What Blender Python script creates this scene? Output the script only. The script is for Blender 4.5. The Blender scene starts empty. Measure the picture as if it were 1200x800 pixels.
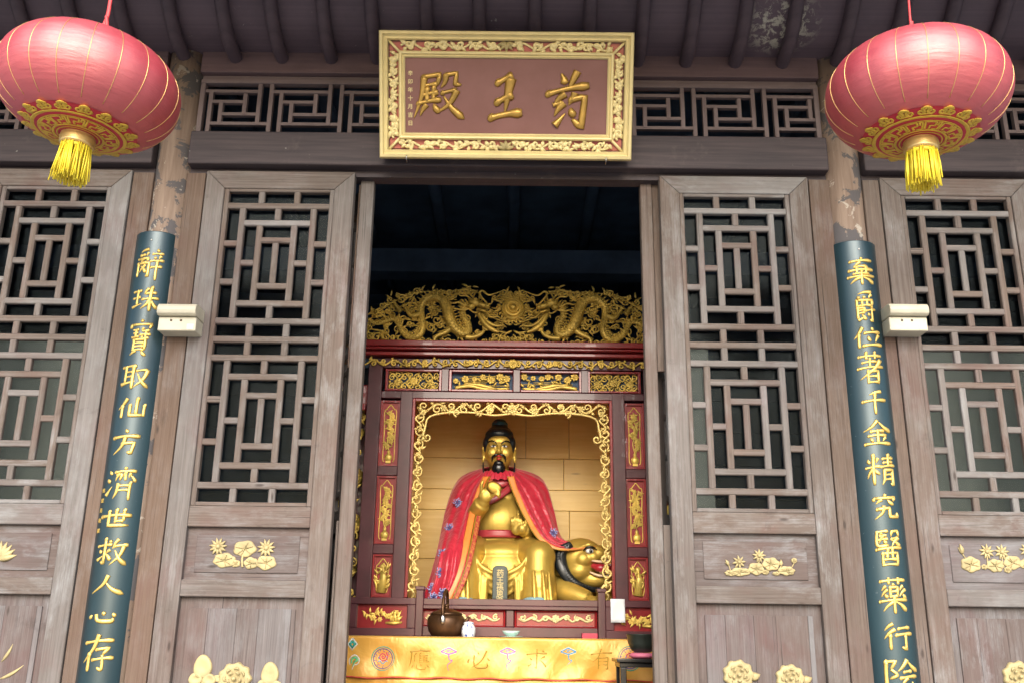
import bpy, bmesh, math, random
from math import sin, cos, pi, radians, atan2, sqrt, exp
from mathutils import Vector, Matrix
random.seed(7)
SC = bpy.context.scene
COL = SC.collection
# ------------------------------------------------------------------ camera
CAMPOS = Vector((0, -4.5, 1.2))
FPX, PITCH, ROLL, YAW = 1123.94, radians(17.157), radians(.7635), radians(-.3229)
_fw = Vector((sin(YAW)*cos(PITCH), cos(YAW)*cos(PITCH), sin(PITCH)))
_r0 = Vector((cos(YAW), -sin(YAW), 0)); _u0 = _r0.cross(_fw)
_rt = _r0*cos(ROLL) + _u0*sin(ROLL); _up = -_r0*sin(ROLL) + _u0*cos(ROLL)
cam = bpy.data.objects.new('camera', bpy.data.cameras.new('camera'))
COL.objects.link(cam)
cam.matrix_world = Matrix(((_rt.x, _up.x, -_fw.x, CAMPOS.x), (_rt.y, _up.y, -_fw.y, CAMPOS.y), (_rt.z, _up.z, -_fw.z, CAMPOS.z), (0, 0, 0, 1)))
cam.data.sensor_width = 36; cam.data.lens = FPX/1200*36
cam.data.clip_start = .05; cam.data.clip_end = 500
SC.camera = cam
# ------------------------------------------------------------------ light
SUN_EL, SUN_AZ = 31, 0          # azimuth: degrees east of straight-in-front of the facade
w = bpy.data.worlds.new('World'); SC.world = w; w.use_nodes = True
nt = w.node_tree; bg = nt.nodes['Background']
sky = nt.nodes.new('ShaderNodeTexSky'); sky.sky_type = 'NISHITA'; sky.sun_disc = False
sky.sun_elevation = radians(SUN_EL); sky.sun_rotation = radians(180-SUN_AZ)
sky.air_density = 1.2; sky.dust_density = 3.0; sky.ozone_density = 1.0
nt.links.new(sky.outputs[0], bg.inputs[0]); bg.inputs[1].default_value = .15
sun = bpy.data.objects.new('sun', bpy.data.lights.new('sun', 'SUN')); COL.objects.link(sun)
sun.data.energy = 1.5; sun.data.angle = radians(45); sun.data.color = (1, .99, .965)
_sd = Vector((sin(radians(SUN_AZ))*cos(radians(SUN_EL)), -cos(radians(SUN_AZ))*cos(radians(SUN_EL)), sin(radians(SUN_EL))))
sun.rotation_euler = _sd.to_track_quat('Z', 'Y').to_euler()
SC.view_settings.view_transform = 'Standard'; SC.view_settings.look = 'None'
SC.view_settings.exposure = 1.22; SC.view_settings.gamma = 1.0
try:
    SC.cycles.max_bounces = 8; SC.cycles.diffuse_bounces = 5; SC.cycles.glossy_bounces = 4
    SC.cycles.transparent_max_bounces = 8; SC.cycles.caustics_reflective = False; SC.cycles.use_denoising = True
    SC.cycles.sample_clamp_indirect = 6
except Exception: pass

def at(px, py, Y):
    """a point of the photograph (1200x800) taken out to the upright plane at depth Y"""
    d = _fw + _rt*((px-600)/FPX) + _up*((400-py)/FPX)
    return CAMPOS + d*((Y-CAMPOS.y)/d.y)

# ------------------------------------------------------------------ mesh builder
def cr(pts, n=6):
    """Catmull-Rom through pts (tuples of any length)"""
    P = [tuple(p) for p in pts]
    if len(P) < 3:
        a, b = P; return [tuple(a[i]+(b[i]-a[i])*t/n for i in range(len(a))) for t in range(n+1)]
    out = []
    for i in range(len(P)-1):
        p0 = P[max(i-1, 0)]; p1 = P[i]; p2 = P[i+1]; p3 = P[min(i+2, len(P)-1)]
        for k in range(n):
            t = k/n; t2 = t*t; t3 = t2*t
            out.append(tuple(.5*(2*p1[j]+(p2[j]-p0[j])*t+(2*p0[j]-5*p1[j]+4*p2[j]-p3[j])*t2+(3*p1[j]-p0[j]-3*p2[j]+p3[j])*t3) for j in range(len(p1))))
    out.append(P[-1]); return out

class MB:
    def __init__(s): s.v = []; s.f = []; s.uv = []; s.sm = []; s.M = None; s.hi = False
    def add(s, vs, fs, uvs=None, smooth=False):
        b = len(s.v)
        if s.M is not None: vs = [tuple(s.M @ Vector(p)) for p in vs]
        s.v += [tuple(p) for p in vs]
        for i, f in enumerate(fs):
            s.f.append([b+k for k in f]); s.uv.append(uvs[i] if uvs else None); s.sm.append(smooth)
    def box(s, x0, x1, y0, y1, z0, z1, ax=None):
        d = (x1-x0, y1-y0, z1-z0)
        if ax is None: ax = max(range(3), key=lambda k: d[k])
        o = [k for k in range(3) if k != ax]
        ru, rv = random.random()*20, random.random()*20
        P = [(x0,y0,z0),(x1,y0,z0),(x1,y1,z0),(x0,y1,z0),(x0,y0,z1),(x1,y0,z1),(x1,y1,z1),(x0,y1,z1)]
        F = [(3,2,1,0),(4,5,6,7),(0,1,5,4),(1,2,6,5),(2,3,7,6),(3,0,4,7)]
        s.add(P, F, [[(P[k][ax]+ru, P[k][o[0]]+P[k][o[1]]+rv) for k in f] for f in F])
    def quad_prism(s, q, y0, y1, along):
        """a bar: four XZ corners, run from y0 to y1; along = grain direction in XZ"""
        ru, rv = random.random()*20, random.random()*20
        a = Vector(along).normalized(); n = Vector((-a.y, a.x))
        P = [(x, y0, z) for x, z in q]+[(x, y1, z) for x, z in q]
        F = [(0,1,2,3),(7,6,5,4),(0,4,5,1),(1,5,6,2),(2,6,7,3),(3,7,4,0)]
        uv = lambda p: (p[0]*a.x+p[2]*a.y+ru, p[0]*n.x+p[2]*n.y+p[1]+rv)
        s.add(P, F, [[uv(P[k]) for k in f] for f in F])
    def prism(s, out, y0, y1, dome=0):
        n = len(out); P = [(x, y0, z) for x, z in out]+[(x, y1, z) for x, z in out]
        F = [tuple(range(n)), tuple(range(2*n-1, n-1, -1))]+[(i, n+i, n+(i+1) % n, (i+1) % n) for i in range(n)]
        s.add(P, F)
    def sweep(s, pts, rad, n=7, flat=1.0, up=(0, -1, 0), closed=False, cap=True):
        if s.hi: pts = cr(pts, 4) if len(pts) < 8 else pts; n = max(n, 28)
        P = [Vector(p) for p in pts]; m = len(P); up = Vector(up)
        if not hasattr(rad, '__len__'): rad = [rad]*m
        if len(rad) != m:
            R = rad; rad = []
            for i in range(m):
                t = i/(m-1)*(len(R)-1); k = min(int(t), len(R)-2); rad.append(R[k]+(R[k+1]-R[k])*(t-k))
        vs = []
        for i in range(m):
            if closed: T = P[(i+1) % m]-P[i-1]
            else: T = P[min(i+1, m-1)]-P[max(i-1, 0)]
            if T.length < 1e-9: T = Vector((1, 0, 0))
            T.normalize(); N = up-T*up.dot(T)
            if N.length < 1e-4: N = Vector((1, 0, 0))-T*T.x
            if N.length < 1e-4: N = Vector((0, 0, 1))-T*T.z
            N.normalize(); B = T.cross(N)
            for k in range(n):
                a = 2*pi*k/n; vs.append(P[i]+B*(rad[i]*cos(a))+N*(rad[i]*flat*sin(a)))
        fs = []; L = m if closed else m-1
        for i in range(L):
            for k in range(n):
                fs.append((i*n+k, i*n+(k+1) % n, ((i+1) % m)*n+(k+1) % n, ((i+1) % m)*n+k))
        if not closed and cap: fs += [tuple(range(n-1, -1, -1)), tuple(range((m-1)*n, m*n))]
        s.add(vs, fs, smooth=True)
    def ell(s, c, r, rot=None, nu=14, nv=9):
        if s.hi: nu, nv = 40, 26
        if not hasattr(r, '__len__'): r = (r, r, r)
        vs = []; R = rot.to_matrix() if rot is not None and hasattr(rot, 'to_matrix') else (rot or Matrix.Identity(3))
        for j in range(nv+1):
            th = pi*j/nv
            for i in range(nu):
                ph = 2*pi*i/nu
                vs.append(Vector(c)+R @ Vector((r[0]*sin(th)*cos(ph), r[1]*sin(th)*sin(ph), r[2]*cos(th))))
        fs = [(j*nu+i, j*nu+(i+1) % nu, (j+1)*nu+(i+1) % nu, (j+1)*nu+i) for j in range(nv) for i in range(nu)]
        fs = [f[::-1] for f in fs]; s.add(vs, fs, smooth=True)
    def lathe(s, prof, c, n=32, sx=1, sy=1, smooth=True):
        vs = [(c[0]+r*cos(2*pi*i/n)*sx, c[1]+r*sin(2*pi*i/n)*sy, c[2]+z) for r, z in prof for i in range(n)]
        m = len(prof); fs = [(j*n+i, j*n+(i+1) % n, (j+1)*n+(i+1) % n, (j+1)*n+i) for j in range(m-1) for i in range(n)]
        fs += [tuple(range(n-1, -1, -1)), tuple(range((m-1)*n, m*n))]
        s.add(vs, fs, smooth=smooth)
    def grid(s, G, smooth=True, closed=False):
        m = len(G); n = len(G[0]); vs = [p for r in G for p in r]; fs = []; uvs = []
        for i in range(m-1):
            for j in range(n-1):
                fs.append((i*n+j, i*n+j+1, (i+1)*n+j+1, (i+1)*n+j))
                uvs.append([(j/(n-1), i/(m-1)), ((j+1)/(n-1), i/(m-1)), ((j+1)/(n-1), (i+1)/(m-1)), (j/(n-1), (i+1)/(m-1))])
        s.add(vs, fs, uvs, smooth)
    def mesh(s, name):
        me = bpy.data.meshes.new(name); me.from_pydata(s.v, [], s.f)
        ul = me.uv_layers.new(name='UVMap').data; li = 0; flat = [0.0]*(2*len(ul))
        for fi, f in enumerate(s.f):
            u = s.uv[fi]
            for k in range(len(f)):
                if u: flat[2*li] = u[k][0]; flat[2*li+1] = u[k][1]
                else:
                    p = s.v[f[k]]; flat[2*li] = p[0]+p[1]; flat[2*li+1] = p[2]
                li += 1
        ul.foreach_set('uv', flat); me.polygons.foreach_set('use_smooth', s.sm); me.update(); return me
    def build(s, name, mat, parent=None, fix=True):
        me = s.mesh(name); me.materials.append(mat)
        if fix:
            bm = bmesh.new(); bm.from_mesh(me); bmesh.ops.recalc_face_normals(bm, faces=bm.faces); bm.to_mesh(me); bm.free()
        o = bpy.data.objects.new(name, me); COL.objects.link(o)
        if parent is not None: o.parent = parent; o.matrix_parent_inverse = parent.matrix_basis.inverted()
        return o

def organic(mb, name, mat, parent, voxel, smooth=6):
    """weld overlapping shapes into one continuous surface"""
    me = mb.mesh('tmp'); o = bpy.data.objects.new('tmp', me); COL.objects.link(o)
    m = o.modifiers.new('r', 'REMESH'); m.mode = 'VOXEL'; m.voxel_size = voxel; m.use_smooth_shade = True
    if smooth: k = o.modifiers.new('s', 'SMOOTH'); k.factor = .5; k.iterations = smooth
    dg = bpy.context.evaluated_depsgraph_get()
    me2 = bpy.data.meshes.new_from_object(o.evaluated_get(dg)); bpy.data.objects.remove(o); bpy.data.meshes.remove(me)
    me2.name = name; me2.materials.clear(); me2.materials.append(mat)
    me2.polygons.foreach_set('use_smooth', [True]*len(me2.polygons))
    o = bpy.data.objects.new(name, me2); COL.objects.link(o)
    if parent is not None: o.parent = parent; o.matrix_parent_inverse = parent.matrix_basis.inverted()
    return o
def thing(name, label, cat, loc=(0, 0, 0), group=None):
    o = bpy.data.objects.new(name, None); COL.objects.link(o); o.location = loc; o.empty_display_size = .1
    o['label'] = label; o['category'] = cat
    if group: o['group'] = group
    return o
def tag(o, label, cat, group=None):
    o['label'] = label; o['category'] = cat
    if group: o['group'] = group
    return o
def bevel(o, wd=.004, seg=2):
    m = o.modifiers.new('bevel', 'BEVEL'); m.width = wd; m.segments = seg; m.limit_method = 'ANGLE'; m.angle_limit = radians(40)
    return o

# ------------------------------------------------------------------ materials
class NT:
    def __init__(s, name):
        s.m = bpy.data.materials.new(name); s.m.use_nodes = True; s.t = s.m.node_tree; s.b = s.t.nodes['Principled BSDF']
    def n(s, kind, **kw):
        nd = s.t.nodes.new('ShaderNode'+kind)
        for k, v in kw.items():
            if k[0] == 'i' and k[1:].isdigit(): s.set(nd.inputs[int(k[1:])], v)
            else: setattr(nd, k, v)
        return nd
    def set(s, sock, v):
        if isinstance(v, bpy.types.NodeSocket): s.t.links.new(v, sock)
        elif isinstance(v, bpy.types.Node): s.t.links.new(v.outputs[0], sock)
        else:
            if hasattr(sock.default_value, '__len__') and hasattr(v, '__len__') and len(sock.default_value) == 4 and len(v) == 3: v = (*v, 1)
            sock.default_value = v
    def p(s, **kw):
        for k, v in kw.items(): s.set(s.b.inputs[k.replace('_', ' ')], v)
        return s
    def coord(s, kind='Object', scale=(1, 1, 1), rot=(0, 0, 0)):
        c = s.n('TexCoord'); m = s.n('Mapping'); s.set(m.inputs[0], c.outputs[kind]); m.inputs['Scale'].default_value = scale
        m.inputs['Rotation'].default_value = rot
        return m.outputs[0]
    def noise(s, vec, scale, det=4, rough=.55, dist=0):
        n = s.n('TexNoise'); s.set(n.inputs['Vector'], vec); n.inputs['Scale'].default_value = scale
        n.inputs['Detail'].default_value = det; n.inputs['Roughness'].default_value = rough; n.inputs['Distortion'].default_value = dist
        return n.outputs[0]
    def ramp(s, f, stops, interp='LINEAR'):
        r = s.n('ValToRGB'); s.set(r.inputs[0], f); e = r.color_ramp.elements; r.color_ramp.interpolation = interp
        while len(e) < len(stops): e.new(.5)
        for i, (p, c) in enumerate(stops):
            e[i].position = p; e[i].color = (*c, 1) if hasattr(c, '__len__') else (c, c, c, 1)
        return r.outputs[0]
    def mix(s, f, a, b, blend='MIX'):
        m = s.n('Mix', data_type='RGBA', blend_type=blend); s.set(m.inputs[0], f); s.set(m.inputs[6], a); s.set(m.inputs[7], b); return m.outputs[2]
    def math(s, op, a, b=0.0):
        m = s.n('Math', operation=op); s.set(m.inputs[0], a); s.set(m.inputs[1], b); return m.outputs[0]
    def bump(s, h, strength=.3, dist=.01):
        b = s.n('Bump'); b.inputs['Strength'].default_value = strength; b.inputs['Distance'].default_value = dist
        s.set(b.inputs['Height'], h); s.set(s.b.inputs['Normal'], b.outputs[0]); return s

def wood_old(name, c1, c2, red, pale, palemix=.5, rough=.75):
    """bare weathered timber: grain along U, leftover red paint, bleached scuffs"""
    t = NT(name)
    uv = t.coord('UV', (1, 1, 1)); g = t.coord('UV', (.8, 34, 1)); g2 = t.coord('UV', (3.5, 170, 1)); ob = t.coord('Object')
    gr = t.noise(g, 2.2, 6, .62, .25); fine = t.noise(g2, 1.5, 3, .6)
    base = t.mix(t.ramp(gr, [(.3, 0.0), (.72, 1.0)]), c1, c2)
    base = t.mix(t.ramp(fine, [(.36, .38), (.56, 0.0)]), base, tuple(k*.42 for k in c1))
    base = t.mix(t.ramp(t.noise(ob, 1.1, 4, .6), [(.35, .45), (.6, 0.0)]), base, tuple(k*.62 for k in c1))
    rp = t.math('MULTIPLY', t.ramp(t.noise(ob, 2.3, 5, .62, .5), [(.48, 0.0), (.66, .7)]), t.ramp(t.noise(g, 1.3, 4), [(.35, .25), (.7, 1.0)]))
    base = t.mix(rp, base, red)
    tone = t.noise(t.coord('UV', (.16, .16, 1)), 2.0, 1, .4)
    base = t.mix(t.ramp(tone, [(.36, .5), (.56, 0.0)]), base, t.mix(.5, base, tuple(k*1.7 for k in (c1[0], c1[1]*.86, c1[2]*.74))))
    base = t.mix(t.ramp(tone, [(.50, 0.0), (.74, palemix*.36)]), base, pale)
    base = t.mix(t.ramp(t.noise(t.coord('Object'), 7, 6, .7, .3), [(.60, 0.0), (.72, .42)]), base, tuple(k*.45 for k in c1))
    stretch = t.coord('UV', (2.4, 7, 1))
    bl = t.math('MULTIPLY', t.math('MULTIPLY', t.ramp(t.noise(stretch, 1.7, 7, .7, .2), [(.46, 0.0), (.74, 1.0)]), t.ramp(t.noise(g2, 1.1, 4, .65), [(.36, .25), (.6, 1.0)])), t.ramp(t.noise(ob, 1.6, 4, .6), [(.38, 0.0), (.65, palemix)]))
    base = t.mix(bl, base, pale)
    bl = bl
    # knots
    vo = t.n('TexVoronoi'); t.set(vo.inputs['Vector'], t.coord('UV', (1.6, 5, 1))); vo.inputs['Scale'].default_value = 1.6
    base = t.mix(t.ramp(vo.outputs['Distance'], [(.03, .75), (.075, 0.0)]), base, (.035, .025, .022))
    # hairline drying cracks
    cr_ = t.noise(t.coord('UV', (.7, 55, 1)), 1.9, 2, .4)
    base = t.mix(t.ramp(cr_, [(.27, .8), (.31, 0.0)]), base, (.03, .024, .024))
    t.p(Base_Color=base, Roughness=rough, Specular_IOR_Level=.3)
    h = t.math('ADD', t.math('MULTIPLY', gr, .6), t.math('MULTIPLY', fine, .5))
    t.bump(h, .45, .004); return t.m
M = {}
M['wood'] = wood_old('weathered wood', (.100, .080, .070), (.190, .166, .158), (.11, .052, .048), (.33, .35, .37), .9)
M['wood_panel'] = wood_old('weathered panel wood', (.092, .073, .070), (.165, .143, .142), (.10, .048, .05), (.31, .335, .365), .9)
M['wood_brown'] = wood_old('brown jamb wood', (.098, .068, .052), (.170, .130, .108), (.095, .050, .046), (.29, .29, .30), .55)
def painted_beam():
    t = NT('dark painted beam'); g = t.coord('UV', (1, 22, 1)); ob = t.coord('Object')
    n1 = t.noise(g, 2, 5, .6, .3); n2 = t.noise(ob, 3.2, 6, .68)
    c = t.mix(t.ramp(n1, [(.35, 0.0), (.7, 1.0)]), (.034, .028, .034), (.066, .050, .056))
    c = t.mix(t.ramp(n2, [(.56, 0.0), (.68, .55)]), c, (.11, .088, .085))
    c = t.mix(t.ramp(t.noise(ob, 30, 4, .6), [(.69, 0.0), (.74, .6)]), c, (.36, .36, .34))
    t.p(Base_Color=c, Roughness=.62, Specular_IOR_Level=.35); t.bump(n1, .25, .003); return t.m
M['beam'] = painted_beam()
def painted_board(name, a, b, flake=(.42, .41, .38), fl=.66, spot=None):
    t = NT(name); ob = t.coord('Object'); g = t.coord('UV', (1, 26, 1))
    n1 = t.noise(g, 2, 5, .6); n2 = t.noise(ob, 2.6, 6, .62)
    c = t.mix(t.ramp(n1, [(.3, 0.0), (.7, 1.0)]), a, b)
    c = t.mix(t.ramp(n2, [(.5, 0.0), (.7, .5)]), c, tuple(k*.6 for k in a))
    f = t.ramp(t.noise(ob, 22, 6, .72, .6), [(fl, 0.0), (fl+.045, .8)])
    big = t.ramp(t.noise(ob, 1.9, 3, .5), [(.5, 0.0), (.62, 1.0)])
    c = t.mix(t.math('MULTIPLY', f, big), c, flake)
    if spot:   # plaster showing where the paint has come off
        vm = t.n('VectorMath', operation='DISTANCE'); t.set(vm.inputs[0], t.n('NewGeometry').outputs['Position']); vm.inputs[1].default_value = spot
        near = t.ramp(vm.outputs['Value'], [(.10, 1.0), (.21, 0.0)])
        c = t.mix(t.math('MULTIPLY', near, t.ramp(t.noise(ob, 20, 7, .75, .5), [(.50, 0.0), (.56, .9)])), c, (.40, .39, .33))
    t.p(Base_Color=c, Roughness=.6, Specular_IOR_Level=.35); t.bump(n1, .2, .003); return t.m
M['soffit'] = painted_board('soffit paint', (.082, .060, .080), (.114, .084, .104), spot=(1.36, -.22, 4.26))
M['rafter'] = painted_board('rafter paint', (.058, .042, .056), (.084, .061, .076))
M['board'] = painted_board('plum fascia paint', (.100, .066, .074), (.135, .090, .096), fl=.68)
M['transom'] = painted_board('transom bar paint', (.125, .094, .098), (.175, .138, .142), fl=.69)
def column_mat():
    t = NT('peeling column'); ob = t.coord('Object'); g = t.coord('Object', (14, 14, 1.1))
    n1 = t.noise(g, 2.4, 5, .62, .4)
    c = t.mix(t.ramp(n1, [(.3, 0.0), (.7, 1.0)]), (.165, .115, .09), (.29, .22, .175))
    c = t.mix(t.ramp(t.noise(ob, 6.5, 7, .65, .4), [(.53, 0.0), (.545, .95)], ), c, (.085, .082, .09))
    c = t.mix(t.ramp(t.noise(ob, 9, 6, .7, .4), [(.60, 0.0), (.62, .7)], ), c, (.46, .43, .38))
    t.p(Base_Color=c, Roughness=.8); t.bump(n1, .4, .005); return t.m
M['column'] = column_mat()
def simple(name, col, rough=.5, metal=0, spec=.5, var=.0, vs=6, bump=0, bs=40, bd=.003, coat=0, col2=None):
    t = NT(name); ob = t.coord('Object')
    c = (*col, 1)
    if var or col2:
        n = t.noise(ob, vs, 5, .6); c2 = col2 or tuple(k*(1-var) for k in col)
        c = t.mix(t.ramp(n, [(.38, 0.0), (.66, 1.0)]), col, c2)
    t.p(Base_Color=c, Roughness=rough, Metallic=metal, Specular_IOR_Level=spec, Coat_Weight=coat)
    if bump: t.bump(t.noise(ob, bs, 4, .6), bump, bd)
    return t.m
M['gold'] = simple('altar gold leaf', (.95, .67, .15), .40, .35, var=.45, vs=9, bump=.3, bs=60)
M['gold_statue'] = simple('statue gold leaf', (.66, .45, .09), .44, .55, var=.25, vs=4, bump=.12, bs=25)
M['gold_frame2'] = simple('pale altar gilding', (.90, .68, .24), .42, .35, var=.25, vs=10)
M['gold_dark'] = simple('rubbed gold', (.52, .32, .06), .38, .85, var=.4, vs=14, bump=.2, bs=80)
M['gold_matte'] = simple('matte gold paint', (.43, .355, .18), .6, .12, var=.28, vs=16, bump=.25, bs=70)
M['gold_frame'] = simple('pale gold frame paint', (.74, .63, .32), .5, .1, var=.12, vs=8, bump=.05, bs=60)
M['gold_char'] = simple('gold character leaf', (.80, .57, .16), .38, .55, var=.25, vs=30, bump=.2, bs=120)
M['gold_plaque_char'] = simple('ochre gold character leaf', (.50, .31, .07), .36, .5, var=.3, vs=14, bump=.3, bs=60)
M['plaque_red'] = simple('plaque red brown paint', (.175, .070, .060), .5, var=.16, vs=5, bump=.1, bs=20, col2=(.205, .088, .078))
M['plaque_pink'] = simple('plaque border ground', (.44, .11, .10), .6, col2=(.46, .17, .11), vs=12)
M['lacquer'] = simple('red lacquer', (.30, .018, .022), .28, var=.3, vs=6, coat=.3)
M['lacquer_dark'] = simple('maroon lacquer', (.095, .022, .03), .34, var=.35, vs=6, coat=.2)
M['lacquer_panel'] = simple('panel red paint', (.36, .03, .03), .42, var=.25, vs=10)
M['dark'] = simple('veil blue interior timber', (.075, .125, .215), .7, var=.4, vs=3)  # navy base colour paints in the bluish veil over the dark room
M['plaster'] = simple('grey green board paint', (.175, .195, .185), .6, var=.12, vs=2)
M['plastic'] = simple('aged white plastic', (.60, .57, .46), .4, var=.18, vs=9)
M['black'] = simple('black lacquer', (.008, .008, .009), .22)
M['hair'] = simple('blue black hair paint', (.010, .014, .018), .28)
M['red'] = simple('lip red', (.42, .02, .02), .35)
M['white'] = simple('white paint', (.8, .79, .76), .35)
M['paper'] = simple('white paper', (.86, .89, .92), .7)
M['brass'] = simple('brown bronze', (.13, .065, .03), .4, .6, var=.55, vs=9, bump=.1)
M['steel'] = simple('steel', (.6, .6, .6), .28, 1)
M['cord'] = simple('red cord', (.65, .06, .07), .6)
M['celadon'] = simple('celadon glaze', (.45, .62, .58), .2, coat=.4)
M['pewter'] = simple('dark green bronze', (.035, .045, .038), .4, .4, var=.3, vs=20)
M['pink'] = simple('pink cushion silk', (.62, .16, .26), .5)
M['tablet'] = simple('dark green tablet lacquer', (.016, .032, .030), .35, var=.3, vs=12)
M['paving'] = simple('grey granite paving', (.45, .42, .38), .8, var=.25, vs=1.4, bump=.2, bs=30)
M['stone'] = simple('plinth stone', (.30, .29, .27), .8, var=.3, vs=3, bump=.3, bs=30)
M['tile'] = simple('dark roof tile', (.06, .062, .066), .75, var=.4, vs=4)
M['blue_glaze'] = simple('pale blue shoe paint', (.22, .38, .44), .45)
M['floor'] = simple('hall floor stone', (.42, .40, .37), .7, var=.3, vs=2)
M['grey'] = simple('grey shelf board', (.20, .23, .22), .55)

# --- shared ornament pieces
def spiral(cx, cz, r, turns, a0, sgn, y, inner=.14, n=22):
    pts = []
    for i in range(n+1):
        t = i/n; rr = r*(1-t*(1-inner)); a = a0+sgn*turns*2*pi*t
        pts.append((cx+rr*cos(a), y, cz+rr*sin(a)))
    return pts
def leafs(mb, p, ang, L, wd, y, flat=.55, bend=.4):
    q = []; a = ang
    x, z = p
    for i in range(7):
        q.append((x, y-.25*wd*sin(pi*i/6), z)); x += cos(a)*L/6; z += sin(a)*L/6; a += bend/6
    mb.sweep(q, [wd*k for k in (.3, .75, 1, .95, .75, .4, .06)], 6, flat)
def vine(mb, a, b, h, y, n, rad, curl=.32, leaf=.5, seed=1, nrm=None):
    """running scroll between XZ points a and b: sine stem, curls and leaves in the bays"""
    R = random.Random(seed); ax, az = a; bx, bz = b; L = sqrt((bx-ax)**2+(bz-az)**2)
    tx, tz = (bx-ax)/L, (bz-az)/L; nx, nz = -tz, tx
    def W(s, o): return (ax+tx*s+nx*o, az+tz*s+nz*o)
    st = []
    for i in range(n*8+1):
        s = L*i/(n*8); o = h*.30*sin(pi*i/8); x, z = W(s, o); st.append((x, y, z))
    mb.sweep(st, rad, 6, .8)
    base = atan2(tz, tx)
    for k in range(n):
        s = L*(k+.5)/n; sg = 1 if k % 2 == 0 else -1
        cx, cz = W(s+.04*h, -sg*h*.12)
        mb.sweep(spiral(cx, cz, h*curl*R.uniform(.85, 1.1), 1.25, base+sg*pi/2+R.uniform(-.3, .3), -sg*(1 if R.random() < .8 else -1), y-rad*.3), [rad, rad*.9, rad*.8, rad*1.3], 6, .8)
        for j in range(3):
            px, pz = W(s+R.uniform(-.42, .42)*L/n, sg*h*R.uniform(-.05, .30))
            leafs(mb, (px, pz), base+sg*R.uniform(.3, 2.5)*leaf*2, h*R.uniform(.3, .5), rad*R.uniform(1.1, 1.9), y-rad*.2, .6, R.uniform(-1, 1))
def flower(mb, x, z, r, y, petals=7, rings=2, depth=.4):
    for k in range(rings):
        rr = r*(1-k*.42); off = k*.4
        for i in range(petals):
            a = 2*pi*i/petals+off
            mb.ell((x+cos(a)*rr*.58, y-k*r*.14*depth*2, z+sin(a)*rr*.58), (rr*.42, r*.16*depth*2, rr*.34), Matrix.Rotation(-a, 3, 'Y'), 8, 5)
    mb.ell((x, y-rings*r*.14*depth*2, z), (r*.22, r*.2*depth*2, r*.22), None, 8, 5)
# ================================================================== THE SETTING
def structure(o): o['kind'] = 'structure'; return o
g = MB(); g.box(-120, 120, -150, 120, -.9, -.35); structure(g.build('courtyard_ground', M['paving']))
g = MB(); g.box(-7, 7, -2.1, 6.5, -.35, .22); structure(g.build('stone_plinth', M['stone']))
g = MB(); g.box(-6, 6, .0, 5.4, .22, .25); structure(g.build('hall_floor', M['floor']))

# ================================================================== TEMPLE HALL
hall = thing('temple_hall', 'old timber temple hall front with weathered lattice doors under plum painted eaves', 'temple hall', (0, 0, .25))
XC = -.066
COLX = (-1.812, 1.692)
for cx in (COLX[0], COLX[1], -4.9, 4.8):
    m = MB(); m.lathe([(.10, .25), (.10, 4.25)], (cx, .075, 0), 28); m.build('column', M['column'], hall)
# lintel beams between the columns
for x0, x1 in ((-4.8, COLX[0]-.092), (COLX[0]+.092, COLX[1]-.092), (COLX[1]+.092, 4.7)):
    m = MB(); m.box(x0, x1, -.035, .16, 3.522, 3.712); bevel(m.build('lintel_beam', M['beam'], hall), .008)
    m = MB(); m.box(x0, x1, -.005, .15, 4.082, 4.40); bevel(m.build('fascia_board', M['board'], hall), .004)
    m = MB(); m.box(x0, x1, .03, .11, 3.485, 3.522); m.build('door_head', M['beam'], hall)
# transom windows
U = .377
def transom(x0, x1, ph):
    b = .021
    fr = MB(); y0, y1 = .012, .055; z0, z1 = 3.712, 4.050
    fr.box(x0, x1, y0, y1, z1-.024, z1); fr.box(x0, x1, y0, y1, z0, z0+.016)
    fr.box(x0, x0+.026, y0, y1, z0+.016, z1-.024); fr.box(x1-.026, x1, y0, y1, z0+.016, z1-.024)
    fr.box(x0, x1, .03, .10, z1+.002, 4.081)
    f = bevel(fr.build('transom_window', M['transom'], hall), .003)
    zt, zb = z1-.024, z0+.016; H = zt-zb; lt = MB(); xa, xb = x0+.026, x1-.026
    yy = [.016]
    def V(u, t0, t1):
        x = ph+u*U
        if x-b/2 < xa or x+b/2 > xb: return
        lt.box(x-b/2, x+b/2, .018, .048, zt-t1*H, zt-t0*H)
    def Hh(u0, u1, t):
        a, c = max(ph+u0*U, xa), min(ph+u1*U, xb)
        if c-a < .03: return
        lt.box(a, c, .0205, .0455, zt-t*H-b*.42, zt-t*H+b*.42)
    for k in range(-2, int((x1-x0)/U)+3):
        V(k, .15, 1); V(k+.69, 0, .82); V(k+.855, 0, 1); V(k+.49, .2, .62); V(k+.155, .36, .80)
        Hh(k-.145, k+.69, .15); Hh(k, k+.49, .36); Hh(k+.155, k+.69, .61); Hh(k, k+.855, .80)
    lt.build('lattice', M['transom'], f)
    gl = MB(); gl.box(xa-.005, xb+.005, .058, .062, zb-.004, zt+.004); gl.build('window_pane', M['glass'], f)
def glass_mat():
    t = NT('old window glass'); nt_ = t.t
    nt_.nodes.remove(t.b); out = nt_.nodes['Material Output']
    gl = t.n('BsdfGlossy'); gl.inputs['Roughness'].default_value = .16; gl.inputs['Color'].default_value = (.8, .9, .9, 1)
    tr = t.n('BsdfTransparent'); tr.inputs['Color'].default_value = (.86, .88, .88, 1)
    fz = t.n('Fresnel'); fz.inputs['IOR'].default_value = 1.5
    mx = t.n('MixShader'); t.set(mx.inputs[0], t.math('MULTIPLY', fz.outputs[0], .05)); t.set(mx.inputs[1], tr.outputs[0]); t.set(mx.inputs[2], gl.outputs[0])
    t.set(out.inputs['Surface'], mx.outputs[0]); return t.m
M['glass'] = glass_mat()
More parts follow.
